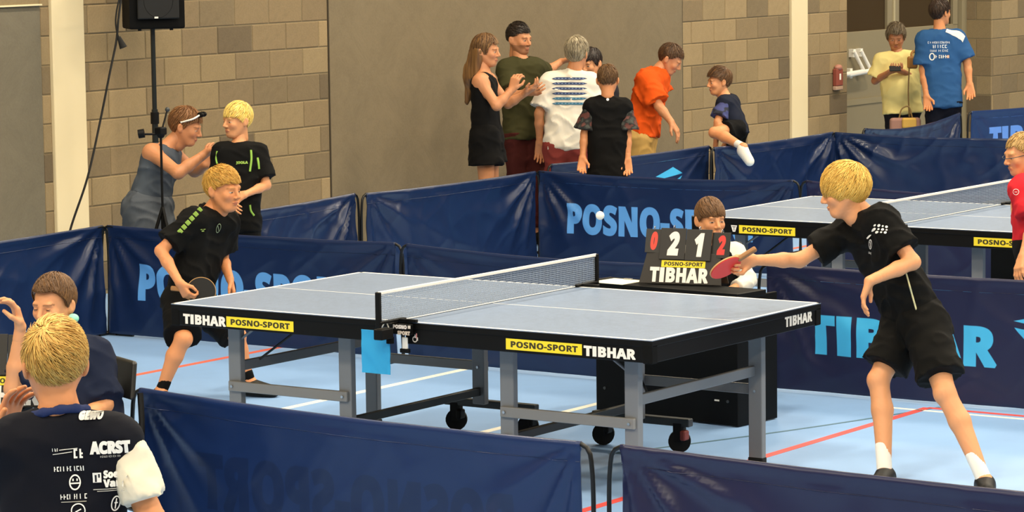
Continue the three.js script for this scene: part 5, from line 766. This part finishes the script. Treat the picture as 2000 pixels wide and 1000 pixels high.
// pair at the door
{
  const P = person('woman in yellow shirt looking at her phone by the double door', { D: 30.7, S: 0.96, w: 1.16, belly: 1, hc: 0.0055, cell: 0.013, handCell: 0.006, tuck: true, face: [-0.15, -0.3, 0.94], bf: [-0.1, 0, 1], hs: 1.05, skin: skinDeep, squint: 0.6,
    j: { head: [1750, 73, 0], neck: [1753, 104, 0], shA: [1722, 118, 0], elA: [1709, 158, 0.04], wrA: [1738, 140, -0.22], shB: [1786, 116, 0], elB: [1797, 158, 0.04], wrB: [1764, 140, -0.22], pel: [1762, 200, 0] }, handA: { dir: [0.8, 0.2, 0.4], n: [0, 0.8, -0.4], curl: 0.7 }, handB: { dir: [-0.8, 0.2, 0.4], n: [0, 0.8, -0.4], curl: 0.7 },
    hair: { c: 0x4a3c2c, c2: 0x8a7a60, h: 0.026, fy: 0.066, sy: -0.03, by: -0.07, n: 300, len: 0.05, spike: 0.2 }, top: { c: 0xe6d68e, e: 0.024, hem: 0.08, sleeve: 0.8, fl: 0.03 }, bottom: { name: 'trousers', c: 0x14131c, t: 1.6, e: 0.012 }, shoes: 0x333333 });
  const ph = at(1748, 134, 30.4), phone = part('phone', rbox(0.11, 0.06, 0.01, 0.004).applyMatrix4(new THREE.Matrix4().makeBasis(VR, vv([0, 0.8, -0.6]), vv([0, 0.6, 0.8]))), M.black, scene, ph.toArray()); tag(phone, 'dark phone held by the woman in yellow shirt', 'phone');
  const bag = thing('shoulder_bag', 'tan shoulder bag worn by the woman in yellow shirt', 'bag'); const leather = std(0x9a6a2c, 0.6);
  part('pouch', rbox(0.1, 0.12, 0.05, 0.02).applyMatrix4(new THREE.Matrix4().makeBasis(VR, UP, VT)).translate(...at(1782, 122, 30.4).toArray()), leather, bag);
  part('strap', tube([at(1781, 112, 30.42), at(1780, 106, 30.46), at(1784, 100, 30.55), at(1790, 102, 30.7)], 0.012, 20, 6), leather, bag); part('strap', tube([at(1776, 132, 30.38), at(1774, 180, 30.38), at(1776, 228, 30.4)], 0.008, 20, 6), std(0x7d6436, 0.6), bag);
  const tote = thing('tote_bag', 'patterned bag hanging in front of the woman in yellow', 'bag'), bx = new THREE.Matrix4().makeBasis(VR, UP, VT), tp = at(1768, 240, 30.3);
  part('bag_body', rbox(0.3, 0.22, 0.08, 0.03).applyMatrix4(bx).translate(tp.x, tp.y - 0.06, tp.z), std(0x9c7466, 0.8), tote); part('bag_panel', rbox(0.14, 0.1, 0.09, 0.02).applyMatrix4(bx).translate(tp.x + 0.04, tp.y, tp.z), std(0xc9a04a, 0.8), tote); part('bag_handle', tube([at(1756, 231, 30.3), at(1762, 212, 30.3), at(1774, 208, 30.3), at(1782, 230, 30.3)], 0.008, 24, 6), std(0x7d6436, 0.6), tote);
  const Q = person('man in blue shirt with white back print seen from behind by the door', { D: 30.2, S: 1.06, hc: 0.0055, cell: 0.013, handCell: 0.006, tuck: true, face: [0.75, 0.02, -0.6], bf: [0.2, 0, -1], hs: 1.03, skin: skinWarm,
    j: { head: [1837, 25, 0], neck: [1835, 59, 0], shA: [1804, 75, 0], elA: [1803, 135, 0], wrA: [1810, 188, -0.06], shB: [1871, 73, 0], elB: [1889, 122, 0], wrB: [1894, 165, -0.04], pel: [1842, 190, 0] },
    hair: { c: 0x2c1d12, c2: 0x47301d, h: 0.02, fy: 0.045, sy: 0.0, by: -0.05, n: 320, len: 0.05, spike: 0.12 }, top: { c: 0x2c5688, e: 0.02, hem: 0.07, sleeve: 0.85, fl: 0.03 }, bottom: { name: 'trousers', c: 0x0f1220, t: 1.6, e: 0.012 }, shoes: 0x222222 });
  const g = Q.garments.t_shirt;
  decal(Q.t, 'shirt_print', g, at(1834, 100, 30.1), vv([-0.05, 0.05, 1]), UP, 0.22, 0.2, logoTex((x, W, H) => { scribble(x, 4, 8, W - 8, 26, '#dfe6ee'); scribble(x, 60, 50, 150, 40, '#dfe6ee'); scribble(x, 30, 108, 200, 28, '#cfd8e4'); x.strokeStyle = WHT; x.lineWidth = 12; x.beginPath(); x.ellipse(50, 194, 26, 40, 0, 0, 6.3); x.stroke(); scribble(x, 88, 174, 124, 40, WHT); x.fillStyle = '#e8b59a'; x.fillRect(214, 178, 26, 34); }), 10);
  decal(Q.t, 'shoulder_stripe', g, at(1868, 62, 30.1), vv([0.25, 0.75, 0.6]), vv([-0.8, 0.5, 0]), 0.06, 0.19, std(0xeeeae0, 0.8), 8);
}
renderer.render(scene, camera);
